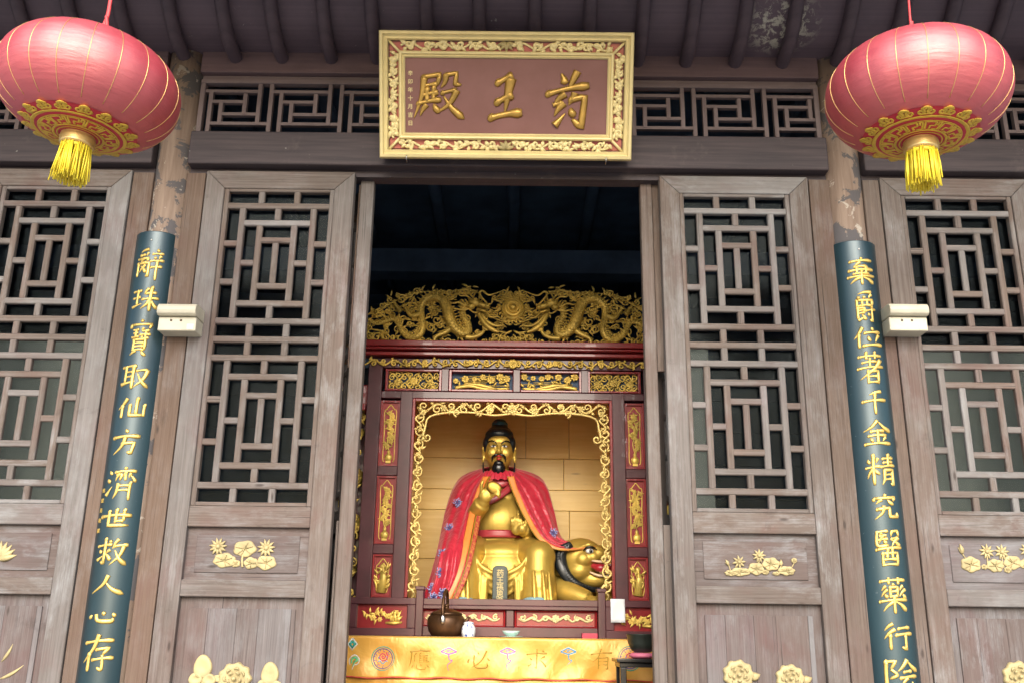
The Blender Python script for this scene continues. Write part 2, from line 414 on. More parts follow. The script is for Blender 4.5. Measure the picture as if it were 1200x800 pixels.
transom(COLX[0]+.098, COLX[1]-.098, -1.655)
transom(-4.8, COLX[0]-.098, -1.655-.205-U*9)
transom(COLX[1]+.098, 4.7, 1.82)
# jambs beside the columns, threshold, wall under
def jamb(x0, x1):
    m = MB(); m.box(x0, x1, .005, .12, .25, 3.488); bevel(m.build('door_jamb', M['wood_brown'], hall), .006)
jamb(COLX[0]+.085, -1.628); jamb(-2.005, COLX[0]-.085)
jamb(1.500, COLX[1]-.085); jamb(COLX[1]+.085, 1.862)
m = MB(); m.box(-4.8, 4.7, -.02, .14, .25, .36); m.build('threshold', M['wood_brown'], hall)

# ---- lattice doors
LZ0, LZ1 = 1.792, 3.385
def lattice_bars(mb, x0, x1, y0, y1):
    n, b = .0625, .0315; wd = x1-x0; S = (LZ1-LZ0-4*n-5*b)/2
    yo = [0]
    def Hb(a, c, z0, z1, d=0.0): mb.box(a, c, y0+d, y1-d, z0, z1, 0)
    def Vb(a, c, z0, z1, d=.0015): mb.box(a, c, y0+d, y1-d, z0, z1, 2)
    def row3(zt):
        L = (wd-2*b)/3
        for k in (1, 2): Vb(x0+k*L+(k-1)*b, x0+k*L+k*b, zt-n-.004, zt+.004)
    def block(zt):
        zb = zt-S; L = (S-2*b)/3
        xa, xb = x0+n, x1-n
        Vb(xa, xa+b, zb-.004, zt+.004); Vb(xb-b, xb, zb-.004, zt+.004)
        Hb(xa+.004, xb-.004, zt-n-b, zt-n, .003); Hb(xa+.004, xb-.004, zb+n, zb+n+b, .003)
        for k in (1, 2):
            zz = zb+k*L+(k-1)*b
            Hb(x0-.004, xa+.004, zz, zz+b, .003); Hb(xb-.004, x1+.004, zz, zz+b, .003)
        xm = (x0+x1)/2
        Vb(xm-b/2, xm+b/2, zt-n-.004, zt+.003); Vb(xm-b/2, xm+b/2, zb-.003, zb+n+.004)
        za, zc = zb+n+b, zt-n-b; x2, x3 = xa+b+n, xb-b-n
        Vb(x2, x2+b, za-.004, zc+.004, .0045); Vb(x3-b, x3, za-.004, zc+.004, .0045)
        Hb(x2+.004, x3-.004, zc-n-b, zc-n, .006); Hb(x2+.004, x3-.004, za+n, za+n+b, .006)
        zm = (za+zc)/2
        Hb(xa+b-.004, x2+.004, zm-b/2, zm+b/2, .006); Hb(x3-.004, xb-b+.004, zm-b/2, zm+b/2, .006)
        Vb(xm-b/2, xm+b/2, za+n+b-.004, zc-n-b+.004, .0075)
    z = LZ1
    row3(z); z -= n; Hb(x0-.004, x1+.004, z-b, z); z -= b
    block(z); z -= S; Hb(x0-.004, x1+.004, z-b, z); z -= b
    row3(z); z -= n; Hb(x0-.004, x1+.004, z-b, z); z -= b
    row3(z); z -= n; Hb(x0-.004, x1+.004, z-b, z); z -= b
    block(z); z -= S; Hb(x0-.004, x1+.004, z-b, z); z -= b
    row3(z)
def door_leaf(x0, x1, y=0.0):
    """a leaf in the plane y..y+.058; returns its object"""
    w_ = x1-x0; lx = (w_-.521)/2; a, c = x0+lx, x1-lx; st = lx-.024
    f = MB(); T = 3.500; B = .37; ya, yb = y, y+.058
    # stiles and rails, mitred at the top corners
    f.quad_prism([(x0, B), (x0+st, B), (x0+st, T-st), (x0, T)], ya, yb, (0, 1))
    f.quad_prism([(x1-st, B), (x1, B), (x1, T), (x1-st, T-st)], ya, yb, (0, 1))
    f.quad_prism([(x0+st+.0008, T-st), (x1-st-.0008, T-st), (x1, T-.0008), (x0, T-.0008)], ya+.0006, yb, (1, 0))
    ins = x0+st; ine = x1-st
    f.box(ins, ine, ya+.001, yb, 1.676, 1.772); f.box(ins, ine, ya+.001, yb, 1.362, 1.438); f.box(ins, ine, ya+.001, yb, B, .47)
    leaf = bevel(f.build('door_leaf', M['wood'], hall), .005)
    # moulded inner frame round the lattice
    r = MB(); q = .024
    r.box(a-q, a, y+.008, y+.046, LZ0-.02, LZ1+q); r.box(c, c+q, y+.008, y+.046, LZ0-.02, LZ1+q)
    r.box(a, c, y+.008, y+.046, LZ1, LZ1+q); r.box(a, c, y+.008, y+.046, LZ0-.02, LZ0)
    lattice_bars(r, a, c, y+.010, y+.043)
    bevel(r.build('lattice', M['wood'], leaf), .004, 1)
    p = MB(); p.box(a-.02, c+.02, y+.048, y+.051, LZ0-.018, LZ1+.018); p.build('window_pane', M['glass'], leaf)
    # panels
    u = MB(); u.box(ins-.004, ine+.004, y+.030, y+.046, 1.434, 1.68, 0)
    u.box(ins+.045, ine-.045, y+.024, y+.0302, 1.470, 1.640, 0)
    bevel(u.build('upper_panel', M['wood_panel'], leaf), .003)
    l = MB(); xs = [ins-.004, ins+w_*.17, ins+w_*.34, ins+w_*.47, ins+w_*.66, ine+.004]
    l.box(ins-.004, ine+.004, y+.034, y+.048, .466, 1.366)
    for i in range(5): l.box(max(xs[i], ins+.04)+.0004, min(xs[i+1], ine-.04)-.0004, y+.026, y+.0342, .51, 1.312)
    bevel(l.build('lower_panel', M['wood_panel'], leaf), .001, 1)
    return leaf
# gilded carvings of lotus and peony on the panels
def lobed(cx, cz, rx, rz, n, amp, ph=0, k=44):
    return [(cx+rx*cos(t)*(1+amp*cos(n*t+ph)), cz+rz*sin(t)*(1+amp*cos(n*t+ph))) for t in [2*pi*i/k for i in range(k)]]
def raised(mb, out, y, d, cx, cz):
    """a carved leaf: outline, sloping shoulder, slightly dished middle"""
    n = len(out); V = []; F = []
    for s_, dy in ((1, 0), (.98, -d*.7), (.86, -d), (.45, -d*.72), (.12, -d*.5)):
        V += [(cx+(x-cx)*s_, y+dy, cz+(z-cz)*s_) for x, z in out]
    for j in range(4):
        F += [(j*n+i, j*n+(i+1) % n, (j+1)*n+(i+1) % n, (j+1)*n+i) for i in range(n)]
    F.append(tuple(range(4*n, 5*n))); mb.add(V, F, smooth=True)
def lotus_leaf(mb, cx, cz, rx, rz, y, seed):
    R = random.Random(seed); o = lobed(cx, cz, rx, rz, R.choice((5, 6, 7)), .07, R.random()*6)
    raised(mb, o, y, .007, cx, cz)
    for i in range(6):
        t = 2*pi*i/6+R.random()
        mb.sweep([(cx, y-.0062, cz), (cx+rx*.4*cos(t), y-.0085, cz+rz*.4*sin(t)), (cx+rx*.8*cos(t), y-.010, cz+rz*.8*sin(t))], [.0022, .0012], 4)
def lotus_flower(mb, cx, cz, r, y, n=11):
    for i in range(n):
        t = 2*pi*i/n+.1
        leafs(mb, (cx+.15*r*cos(t), cz+.15*r*sin(t)), t, r*.95, r*.19, y-.004, .6, .1)
    mb.ell((cx, y-.008, cz), (r*.3, .008, r*.3), None, 10, 6)
def bud(mb, cx, cz, r, y, ang):
    leafs(mb, (cx, cz), ang, r*2, r*.5, y-.003, .7, .1); leafs(mb, (cx, cz), ang+.3, r*1.5, r*.35, y-.002, .6, .3)
def stem(mb, pts, y, r=.0042): mb.sweep(cr([(x, y-.003, z) for x, z in pts], 5), r, 5, .8)
def peony(mb, cx, cz, r, y):
    raised(mb, lobed(cx, cz, r, r*.92, 9, .07), y, .016, cx, cz)
    for k, (rr, n) in enumerate(((.78, 9), (.55, 7), (.34, 5))):
        for i in range(n):
            a0 = 2*pi*i/n+k*.5; arc = 2*pi/n*.62
            mb.sweep([(cx+r*rr*cos(a0+arc*(t-.5))*(1+.12*sin(pi*t)), y-.012-k*.005, cz+r*rr*sin(a0+arc*(t-.5))*(1+.12*sin(pi*t))) for t in [j/6 for j in range(7)]], [.002, r*.085, r*.085, .002], 5, .8)
    mb.ell((cx, y-.026, cz), (r*.16, .01, r*.14), None, 8, 5)
def carve(leaf, fn, label=None):
    mb = MB(); fn(mb); o = mb.build('gold_carving', M['gold_matte'], leaf)
    if label: o['label'] = label
    return o
def pt(mbx, px, py): v = at(px, py, .03); return v.x, v.z
PXM = .00437                      # metres per photograph pixel near the panels
YP = .0245; YL = .0265
leaves = {}
leaves['l'] = door_leaf(-1.622, -.852, 0.0); leaves['r'] = door_leaf(.727, 1.494, .002)
leaves['fl'] = door_leaf(-2.776, -2.010, 0.0); leaves['fr'] = door_leaf(1.866, 2.634, 0.0)
door_leaf(-3.546, -2.780); door_leaf(2.638, 3.406)
def c_left(mb):
    P = lambda px, py: pt(mb, 170+px/4.445, 620+py/4.445)
    for i, (px, py, rx, ry) in enumerate(((415, 160, 52, 34), (474, 177, 22, 17), (522, 100, 54, 38), (553, 175, 33, 27), (632, 173, 48, 33))):
        x, z = P(px, py); lotus_leaf(mb, x, z, rx*PXM/4.445, ry*PXM/4.445, YP, i)
    for px, py in ((384, 90), (634, 97)):
        x, z = P(px, py); lotus_flower(mb, x, z, 40*PXM/4.445, YP)
        stem(mb, [(x, z-.03), (x+.004, z-.07)], YP, .003)
    stem(mb, [P(512, 128), P(508, 165), P(510, 196)], YP, .006)
carve(leaves['l'], c_left, 'gold lotus cluster with tall central leaf')
def c_right(mb):
    P = lambda px, py: pt(mb, 800+px/5, 640+py/5)
    k = PXM/5
    for i, (px, py, rx, ry) in enumerate(((280, 155, 32, 15), (335, 148, 52, 22), (428, 130, 42, 32), (515, 102, 46, 34), (482, 150, 20, 12), (545, 158, 20, 10), (606, 142, 44, 24))):
        x, z = P(px, py); lotus_leaf(mb, x, z, rx*k, ry*k, YP, i+20)
    x, z = P(445, 55); lotus_flower(mb, x, z, 34*k, YP, 9); stem(mb, [(x, z-.02), P(440, 105)], YP, .003)
    x, z = P(328, 92); lotus_flower(mb, x, z, 34*k, YP, 8)
    x, z = P(268, 110); bud(mb, x, z, 17*k, YP, 2.0); stem(mb, [(x, z), P(278, 140)], YP, .0025)
    x, z = P(574, 115); bud(mb, x, z, 18*k, YP, 1.5); stem(mb, [(x, z), P(555, 145)], YP, .003)
    x, z = P(650, 82); lotus_leaf(mb, x, z, 15*k, 14*k, YP, 77); stem(mb, [(x, z-.01), P(635, 125)], YP, .0025)
carve(leaves['r'], c_right, 'gold lotus pond with many small buds')
def c_farright(mb):
    P = lambda px, py: pt(mb, 1000+px/4.445, 620+py/4.445)
    k = PXM/4.445
    for i, (px, py, rx, ry) in enumerate(((608, 182, 46, 36), (678, 195, 14, 12), (735, 188, 40, 30), (825, 172, 42, 32), (800, 210, 18, 14), (900, 180, 34, 26))):
        x, z = P(px, py); lotus_leaf(mb, x, z, rx*k, ry*k, YP, i+40)
    for px, py in ((690, 115), (768, 118), (900, 110)):
        x, z = P(px, py); lotus_flower(mb, x, z, 34*k, YP, 9); stem(mb, [(x, z-.02), P(px+5, 200)], YP, .003)
    x, z = P(565, 128); bud(mb, x, z, 24*k, YP, 1.7); stem(mb, [(x, z), P(590, 165)], YP, .003)
carve(leaves['fr'], c_farright, 'gold lotus group with one closed bud')
def c_farleft(mb):
    x, z = pt(mb, 4, 655)
    for i in range(9):
        a = .15+i*.33; leafs(mb, (x-.02, z), a, .085, .016, YP, .6, .25)
    x, z = pt(mb, -24, 655); lotus_leaf(mb, x, z, .05, .04, YP, 3)
    x, z = pt(mb, -40, 640); lotus_flower(mb, x, z, .05, YP)
carve(leaves['fl'], c_farleft, 'gold fan shaped lotus petals')
def c_low_left(mb):
    P = lambda px, py: pt(mb, 170+px/4.445, 620+py/4.445); k = PXM/4.445
    for (px, py, sx) in ((303, 715, 1), (652, 750, .95)):
        for ox, oy, rx, rz in ((0, 0, 42, 52), (-38, 62, 32, 26), (34, 66, 30, 26)):
            x, z = P(px+ox*sx, py+oy); raised(mb, lobed(x, z, rx*k*sx, rz*k*sx, 3, .05, 1), YL, .011, x, z)
        stem(mb, [P(px, py+40), P(px-6, py+140), P(px+6, py+240)], YL, .005)
    x, z = P(470, 775); peony(mb, x, z, 74*k, YL)
    x, z = P(400, 775); raised(mb, lobed(x, z, 40*k, 18*k, 5, .1), YL, .008, x, z)
    stem(mb, [P(470, 840), P(462, 960), P(475, 1100)], YL, .006)
    for (px, py, a) in ((430, 900, 2.6), (510, 960, .5), (420, 1020, 2.4)):
        x, z = P(px, py); leafs(mb, (x, z), a, .09, .02, YL, .5, .4)
carve(leaves['l'], c_low_left, 'gold peony between two trefoil sprays')
def c_low_right(mb):
    P = lambda px, py: pt(mb, 800+px/5, 640+py/5); k = PXM/5
    for px, py, r in ((325, 750, 78), (628, 770, 72)):
        x, z = P(px, py); peony(mb, x, z, r*k, YL); stem(mb, [(x, z-.07), (x+.01, z-.2), (x-.02, z-.36)], YL, .006)
        leafs(mb, (x+.01, z-.15), .4, .09, .02, YL, .5, .4); leafs(mb, (x-.01, z-.22), 2.6, .09, .02, YL, .5, -.4)
        leafs(mb, (x+.05, z-.01), .1, .05, .02, YL, .5, .4)
carve(leaves['r'], c_low_right, 'two gold peonies side by side')
def c_low_fr(mb):
    x, z = pt(mb, 1193, 792); peony(mb, x, z, .07, YL); stem(mb, [(x, z-.07), (x+.01, z-.25)], YL, .006)
carve(leaves['fr'], c_low_fr)
def c_low_fl(mb):
    for (px, py, a, L) in ((2, 775, .9, .09), (0, 795, .35, .12), (-6, 760, 1.5, .07), (-10, 790, 2.4, .09)):
        x, z = pt(mb, px, py); leafs(mb, (x, z), a, L, .008, YL, .6, .5)
    x, z = pt(mb, -30, 770); peony(mb, x, z, .07, YL)
carve(leaves['fl'], c_low_fl)

# ---- the two open leaves, swung back behind the fixed ones (edge on to us)
def open_leaf(px, sgn, ang):
    leaf = door_leaf(0.012, .770, -.029)
    T = Matrix.Translation((px, .13, 0)) @ Matrix.Rotation(ang, 4, 'Z') @ (Matrix.Scale(-1, 4, (1, 0, 0)) if sgn < 0 else Matrix.Identity(4))
    for o in [leaf]+list(leaf.children):
        o.data.transform(T)
        if sgn < 0: o.data.flip_normals()
    return leaf
open_leaf(-.795, -1, radians(-66)); open_leaf(.672, 1, radians(66))
for x0, x1 in ((-.832, -.762), (.636, .697)):      # the pivot edge of each open leaf, seen end on
    m = MB(); m.box(x0, x1, .075, .135, .37, 3.495); bevel(m.build('pivot_stile', M['wood'], hall), .006)
for x0, x1, z0, z1 in ((-.842, -.834, 2.47, 3.47), (-.846, -.834, .40, 1.72), (.699, .737, 2.47, 3.495), (.699, .737, .38, 1.72)):
    m = MB(); m.box(x0, x1, .085, .12, z0, z1); bevel(m.build('stop_batten', M['wood_brown'], hall), .004)

# ---- eaves: soffit boards on crane-neck rafters
PROF = [(.06, 4.205), (-.05, 4.208), (-.14, 4.222), (-.23, 4.262), (-.32, 4.33), (-.42, 4.415), (-.54, 4.49), (-.68, 4.53), (-.9, 4.545), (-1.15, 4.53), (-1.45, 4.44), (-1.75, 4.31)]
prof = cr([(0, a, b) for a, b in PROF], 4)
m = MB(); m.grid([[(x, y, z) for x in (-6.2, -3, 0, 3, 6.2)] for _, y, z in prof]); s_ = m.build('soffit', M['soffit'], hall)
k = s_.modifiers.new('solid', 'SOLIDIFY'); k.thickness = .05; k.offset = 1 if s_.data.polygons[0].normal.z > 0 else -1
RX = [-1.545-.262*i for i in range(1, 11)]+[-1.545, -1.285, -1.025, -.77, -.49, -.21, .07, .35, .63, .885, 1.15, 1.415]+[1.69+.262*i for i in range(0, 11)]
rm = MB(); R_ = random.Random(3)
mesh0 = None
for x in RX:
    if mesh0 is None:
        q = MB(); q.sweep([(0, y, z-.036) for _, y, z in prof], .036, 10, 1, (1, 0, 0)); ro = q.build('rafter', M['rafter'], hall); mesh0 = ro.data
    else:
        ro = bpy.data.objects.new('rafter', mesh0); COL.objects.link(ro); ro.parent = hall; ro.matrix_parent_inverse = hall.matrix_basis.inverted()
    ro.location.x = x+R_.uniform(-.008, .008)
# purlin at the eave that carries the lanterns, roof above, walls and ceiling round the room
m = MB(); m.sweep([(-6.2, -1.32, 4.33), (6.2, -1.32, 4.33)], .09, 16, 1, (0, 0, 1)); m.build('eave_purlin', M['beam'], hall)
m = MB(); rp = [(-1.95, 4.36), (-1.0, 4.66), (0, 5.05), (1.2, 5.65), (2.7, 6.6), (4.2, 5.65), (5.4, 5.05), (6.6, 4.5)]
m.grid([[(x, y, z) for x in (-6.6, 0, 6.6)] for y, z in rp], smooth=False); rf = m.build('tile_roof', M['tile'], hall)
k = rf.modifiers.new('solid', 'SOLIDIFY'); k.thickness = .12; k.offset = 1
for x in [i*.24-6.48 for i in range(55)]:
    pass
def wallbox(name, *a): mm = MB(); mm.box(*a); return mm.build(name, M['dark'], hall)
wallbox('back_wall', -6, 6, 5.0, 5.2, .25, 5.6); wallbox('side_wall', -6.2, -6, -.0, 5.2, .25, 5.2); wallbox('side_wall', 6, 6.2, 0, 5.2, .25, 5.2)
wallbox('ceiling', -6, 6, .16, 5.0, 4.62, 4.70)
wallbox('front_wall', -6, -4.98, .02, .14, .25, 4.4); wallbox('front_wall', 4.88, 6, .02, .14, .25, 4.4)
wallbox('front_wall', -4.8, -3.55, .03, .10, .25, 3.52); wallbox('front_wall', 3.41, 4.7, .03, .10, .25, 3.52)
wallbox('upper_wall', -6, 6, .10, .16, 4.10, 4.66)
wallbox('tie_beam', -6, 6, 2.75, 2.95, 4.02, 4.22)
for i in range(9): 
    mm = MB(); mm.box(-6, 6, 4.965, 4.998, 2.2+i*.33, 2.525+i*.33); mm.build('wall_plank', M['dark'], hall)
for i in range(7):
    mm = MB(); mm.sweep([(-1.9+i*.62, .2, 4.55), (-1.9+i*.62, 5, 4.55)], .05, 8, 1, (0, 0, 1)); mm.build('ceiling_joist', M['dark'], hall)
# ================================================================== BRUSH WRITING
# each stroke: a brush letter (h level, s upright, p left-falling, n right-falling, d dot, t lift, g angular, G curved hook) and points on a 100x100 grid, y down
BR = {'h': (.85, .62, .6, .7, 1.05, .75), 's': (1.05, .85, .8, .82, .9, .55), 'p': (1.1, 1.0, .85, .65, .4, .08), 'n': (.25, .5, .8, 1.1, 1.25, .15),
      'd': (.2, .8, 1.15, 1.1, .5), 't': (1.1, .9, .6, .35, .08), 'g': (.8, .7, .75, .8, .85, .8, .35), 'G': (.8, .75, .8, .9, .95, .8, .25)}
CH = {
'辭': 'p42,8 12,17;d14,21 18,30;d26,20 29,28;p42,18 36,28;g8,37 44,34 40,43;s8,50 8,88;g8,50 48,48 48,88 42,84;p30,34 16,48;h16,48 38,46;p36,54 16,76;n18,56 40,78;d72,6 78,14;h58,22 94,19;d66,28 70,36;p86,26 80,36;h54,43 98,39;h58,61 94,57;s76,42 76,98',
'珠': 'h6,22 36,18;s22,20 22,72;h8,46 34,43;t4,80 40,66;p60,8 46,32;h54,28 88,23;h42,50 98,44;s70,6 70,94;p68,50 56,70 38,86;n72,50 82,68 98,84',
'寶': 'd50,1 54,9;d16,14 10,28;g16,18 88,13 80,26;h22,32 44,30;s33,32 33,50;h24,41 42,39;h18,52 46,49;p60,25 54,35;h56,34 82,31;h50,44 88,41;s70,33 70,52;s58,46 58,54;h58,54 82,51;s30,58 30,85;g30,58 72,55 72,85;h32,67 70,65;h32,76 70,74;h30,85 72,83;p42,87 20,99;d62,86 80,99',
'取': 'h4,16 54,10;s16,16 16,72;s44,13 44,97;h18,34 42,32;h18,52 42,49;t2,80 54,66;h56,28 92,22;p92,22 80,58 48,92;n58,36 74,66 100,90',
'仙': 'p36,6 24,34 6,58;s22,42 22,95;s70,8 70,78;g48,38 48,83 94,78;s94,34 94,84',
'方': 'd44,3 54,15;h3,35 97,27;g38,55 80,50 72,88 58,84;p46,32 36,66 6,95',
'濟': 'd6,14 18,24;d2,38 14,48;t2,86 22,60;d60,1 64,9;h30,18 96,13;p64,16 58,32;p44,22 32,44;g36,26 52,24 46,42;s64,18 64,42;p80,20 74,34;n76,24 98,46;p44,50 40,78 30,96;s82,48 82,99;h46,58 80,56;h45,71 80,69',
'世': 'h2,44 98,34;s51,10 51,66;s75,8 75,62;h50,66 75,63;g27,18 27,89 92,84',
'救': 'h4,30 50,24;g28,5 28,90 18,82;d10,42 18,53;t4,78 24,62;p46,42 34,54;n30,54 50,80;d40,8 48,16;p68,4 52,40;h60,29 98,23;p86,28 76,62 48,95;n60,42 76,72 100,93',
'人': 'p50,6 38,52 4,95;n46,40 66,72 99,93',
'心': 'd12,50 4,74;G28,44 36,82 78,84 82,64;d48,28 58,46;d80,36 92,54',
'存': 'h8,25 92,17;p46,2 34,40 4,78;s24,54 24,99;g46,42 82,37 64,55;G64,55 67,93 52,88;h38,69 98,63',
'棄': 'd48,1 54,9;h14,18 88,12;p46,19 28,36;h28,36 68,33;d60,26 74,40;h10,50 92,44;s34,38 34,59;s66,36 66,59;h24,61 76,58;h6,73 96,67;s50,52 50,99;p46,73 12,96;n54,72 92,94',
'爵': 'p80,2 20,10;d20,16 28,24;d46,14 50,22;p80,10 68,22;s16,30 16,47;g16,30 84,27 82,47;s38,30 38,45;s60,29 60,45;h16,48 84,45;s18,55 18,90;g18,55 46,53 46,71;h18,72 46,70;h20,63 44,61;t18,94 48,82;n34,75 50,94;h54,63 96,58;g80,50 80,97 68,90;d62,69 70,79',
'位': 'p32,4 20,32 4,56;s20,38 20,97;d62,3 70,15;h40,30 94,24;d50,42 58,66;p88,38 76,68;h34,86 100,79',
'著': 'h8,16 92,11;s34,3 34,24;s66,1 66,22;h20,34 72,29;s46,22 46,48;h4,53 98,45;p86,24 60,54 8,88;s38,60 38,99;g38,61 76,58 76,99;h40,77 74,75;h38,95 76,93',
'千': 'p78,6 28,22;h4,49 98,40;s52,16 52,99',
'金': 'p50,2 30,28 2,47;n50,4 72,28 98,45;h28,45 72,41;h20,62 80,57;s50,42 50,90;d26,68 34,82;p76,65 66,80;h8,93 94,88',
'精': 'd8,18 14,32;p40,14 34,30;h2,45 48,39;s25,6 25,97;p24,46 4,78;d28,48 44,64;h56,16 94,12;h58,28 92,24;s75,4 75,38;h50,41 100,35;p60,50 58,80 50,97;g60,51 90,48 90,95 80,90;h62,65 88,63;h61,79 88,77',
'究': 'd48,1 54,11;d14,16 8,32;g14,20 90,14 82,28;p38,24 16,42;d60,24 84,41;p44,46 38,74 8,99;g20,61 66,54 66,88 98,86 96,70',
'醫': 'h10,8 48,5;p26,10 18,18;h18,19 42,16;h14,29 46,26;p30,18 16,38;d32,29 42,39;G10,8 10,45 50,42;p64,4 58,20;g64,5 84,3 88,18;h60,26 86,22;p86,22 58,48;n60,29 92,47;h6,56 96,49;s26,66 26,99;g26,66 78,63 78,99;s44,54 40,80;s60,53 60,80;h28,83 76,81;h26,97 78,95',
'藥': 'h8,12 92,7;s34,1 34,20;s66,0 66,19;p50,18 44,26;s38,28 38,53;g38,28 62,26 62,53;h39,40 61,38;h38,53 62,51;p24,24 10,38;p28,34 8,55;d20,46 30,56;p82,22 70,36;p92,32 68,53;d82,44 94,56;h4,67 96,61;s50,55 50,99;p46,67 12,94;n54,66 92,92',
'行': 'p34,4 6,30;p40,24 4,60;s24,48 24,97;h52,22 92,17;h44,45 100,39;g76,42 76,95 60,86',
'隂': 'g8,12 34,9 20,34;G20,34 36,50 16,62;s8,12 8,99;p66,4 52,26 38,40;n66,6 80,24 100,40;h56,41 78,38;h46,59 94,53;p66,58 46,85;h46,85 86,81;d78,68 96,90',
'殿': 'g18,14 50,8 46,30;h20,32 46,28;p20,14 16,54 2,99;s26,40 27,64;s39,36 39,62;h18,51 48,45;h10,68 54,60;p26,70 14,94;d40,68 52,86;p62,8 60,24 52,36;g62,9 82,5 80,28 92,29;h56,46 84,40;p84,40 70,68 44,88;n58,52 76,78 100,99',
'王': 'h20,21 66,6;p60,12 52,46 44,86;h20,62 68,46;h2,95 99,84',
'药': 'h2,40 97,25;n30,4 40,24;p68,0 56,20 48,36;p42,40 16,60;h14,60 36,56;p40,56 18,80;t20,96 44,74;p64,38 60,48 50,60;g56,50 88,44 82,99 60,84;d56,64 66,80',
'有': 'h6,27 94,20;p46,2 34,40 6,68;s36,44 36,99;g36,44 76,41 76,95 64,90;h38,60 74,58;h38,76 74,74',
'求': 'h8,28 92,22;g50,4 50,93 38,84;d20,42 30,54;t14,82 42,62;p84,36 62,54;n54,48 92,88;d70,4 82,14',
'必': 'd12,46 6,68;G30,30 36,84 84,86 86,64;d44,12 52,28;p82,10 58,60 14,93;d86,40 97,56',
'應': 'd50,0 54,8;h10,14 92,10;p14,14 12,60 2,97;p34,20 22,44;s28,36 28,62;p54,18 44,34;s50,30 50,62;h50,34 86,31;h52,44 84,42;h52,54 84,52;h50,64 92,60;s68,32 68,62;d24,74 18,90;G38,72 42,94 74,95 76,82;d54,68 60,79;d82,72 94,86',
}
def brush(mb, ch, cx, cz, size, wd, place, aspect=.92, seed=0, n=6, flat=.55):
    """write one character centred at (cx, cz); place(x, z) -> (point, outward normal)"""
    R = random.Random(ord(ch)+seed)
    for st in CH[ch].split(';'):
        k = st[0]; P = [tuple(float(t) for t in q.split(',')) for q in st[1:].split()]
        P = [(cx+(x-50)/100*size*aspect+(50-y)/100*size*.03, cz+(50-y)/100*size) for x, y in P]
        L = sum(math.dist(P[i], P[i+1]) for i in range(len(P)-1))
        if k == 'g':
            Q = []
            for i in range(len(P)-1):
                for t in range(5): Q.append((P[i][0]+(P[i+1][0]-P[i][0])*t/5, P[i][1]+(P[i+1][1]-P[i][1])*t/5))
            Q.append(P[-1])
        else:
            if len(P) == 2:      # a slight bow, as a hand would
                a, b = P; bow = {'h': .03, 's': -.015, 'p': -.07, 'n': .08, 'd': -.1, 't': 0}.get(k, 0)
                mx = ((a[0]+b[0])/2-(b[1]-a[1])*bow, (a[1]+b[1])/2+(b[0]-a[0])*bow); P = [a, mx, b]
            Q = cr(P, 5)
        fac = wd*(.85+.35*min(L/size, 1))*R.uniform(.92, 1.12)
        pr = BR[k]; rad = []
        for i in range(len(Q)):
            t = i/(len(Q)-1)*(len(pr)-1); j = min(int(t), len(pr)-2); rad.append(fac*(pr[j]+(pr[j+1]-pr[j])*(t-j)))
        pts = []; ups = []
        for x, z in Q:
            p, nn = place(x, z); pts.append(p); ups.append(nn)
        mb.sweep(pts, rad, n, flat, ups[len(ups)//2])
        # heavy press at the start of a level or upright stroke
        if k in 'hsg' and L > size*.2:
            p, nn = pts[0], ups[0]
            mb.ell(p, (rad[0]*.95, rad[0]*.5*flat/.55, rad[0]*1.12), Matrix.Rotation(.6, 3, 'Y'), 7, 5)
def font_text(txt, size, mat, name, parent, place, vertical=True, gap=1.12, depth=.002):
    """very small lettering: the built-in typeface, one column"""
    mb = MB()
    for i, c in enumerate(txt):
        cu = bpy.data.curves.new('t', 'FONT'); cu.body = c; cu.size = size; cu.align_x = 'CENTER'; cu.extrude = depth; cu.resolution_u = 2; cu.offset = size*.012
        o = bpy.data.objects.new('t', cu); COL.objects.link(o)
        me = bpy.data.meshes.new_from_object(o.evaluated_get(bpy.context.evaluated_depsgraph_get()))
        vs = []
        for v in me.vertices:
            p, nn = place(v.co.x, v.co.y-i*size*gap-size*.8); vs.append(Vector(p)+Vector(nn)*(v.co.z))
        mb.add(vs, [tuple(f.vertices) for f in me.polygons])
        bpy.data.objects.remove(o); bpy.data.curves.remove(cu); bpy.data.meshes.remove(me)
    return mb.build(name, mat, parent, fix=False)

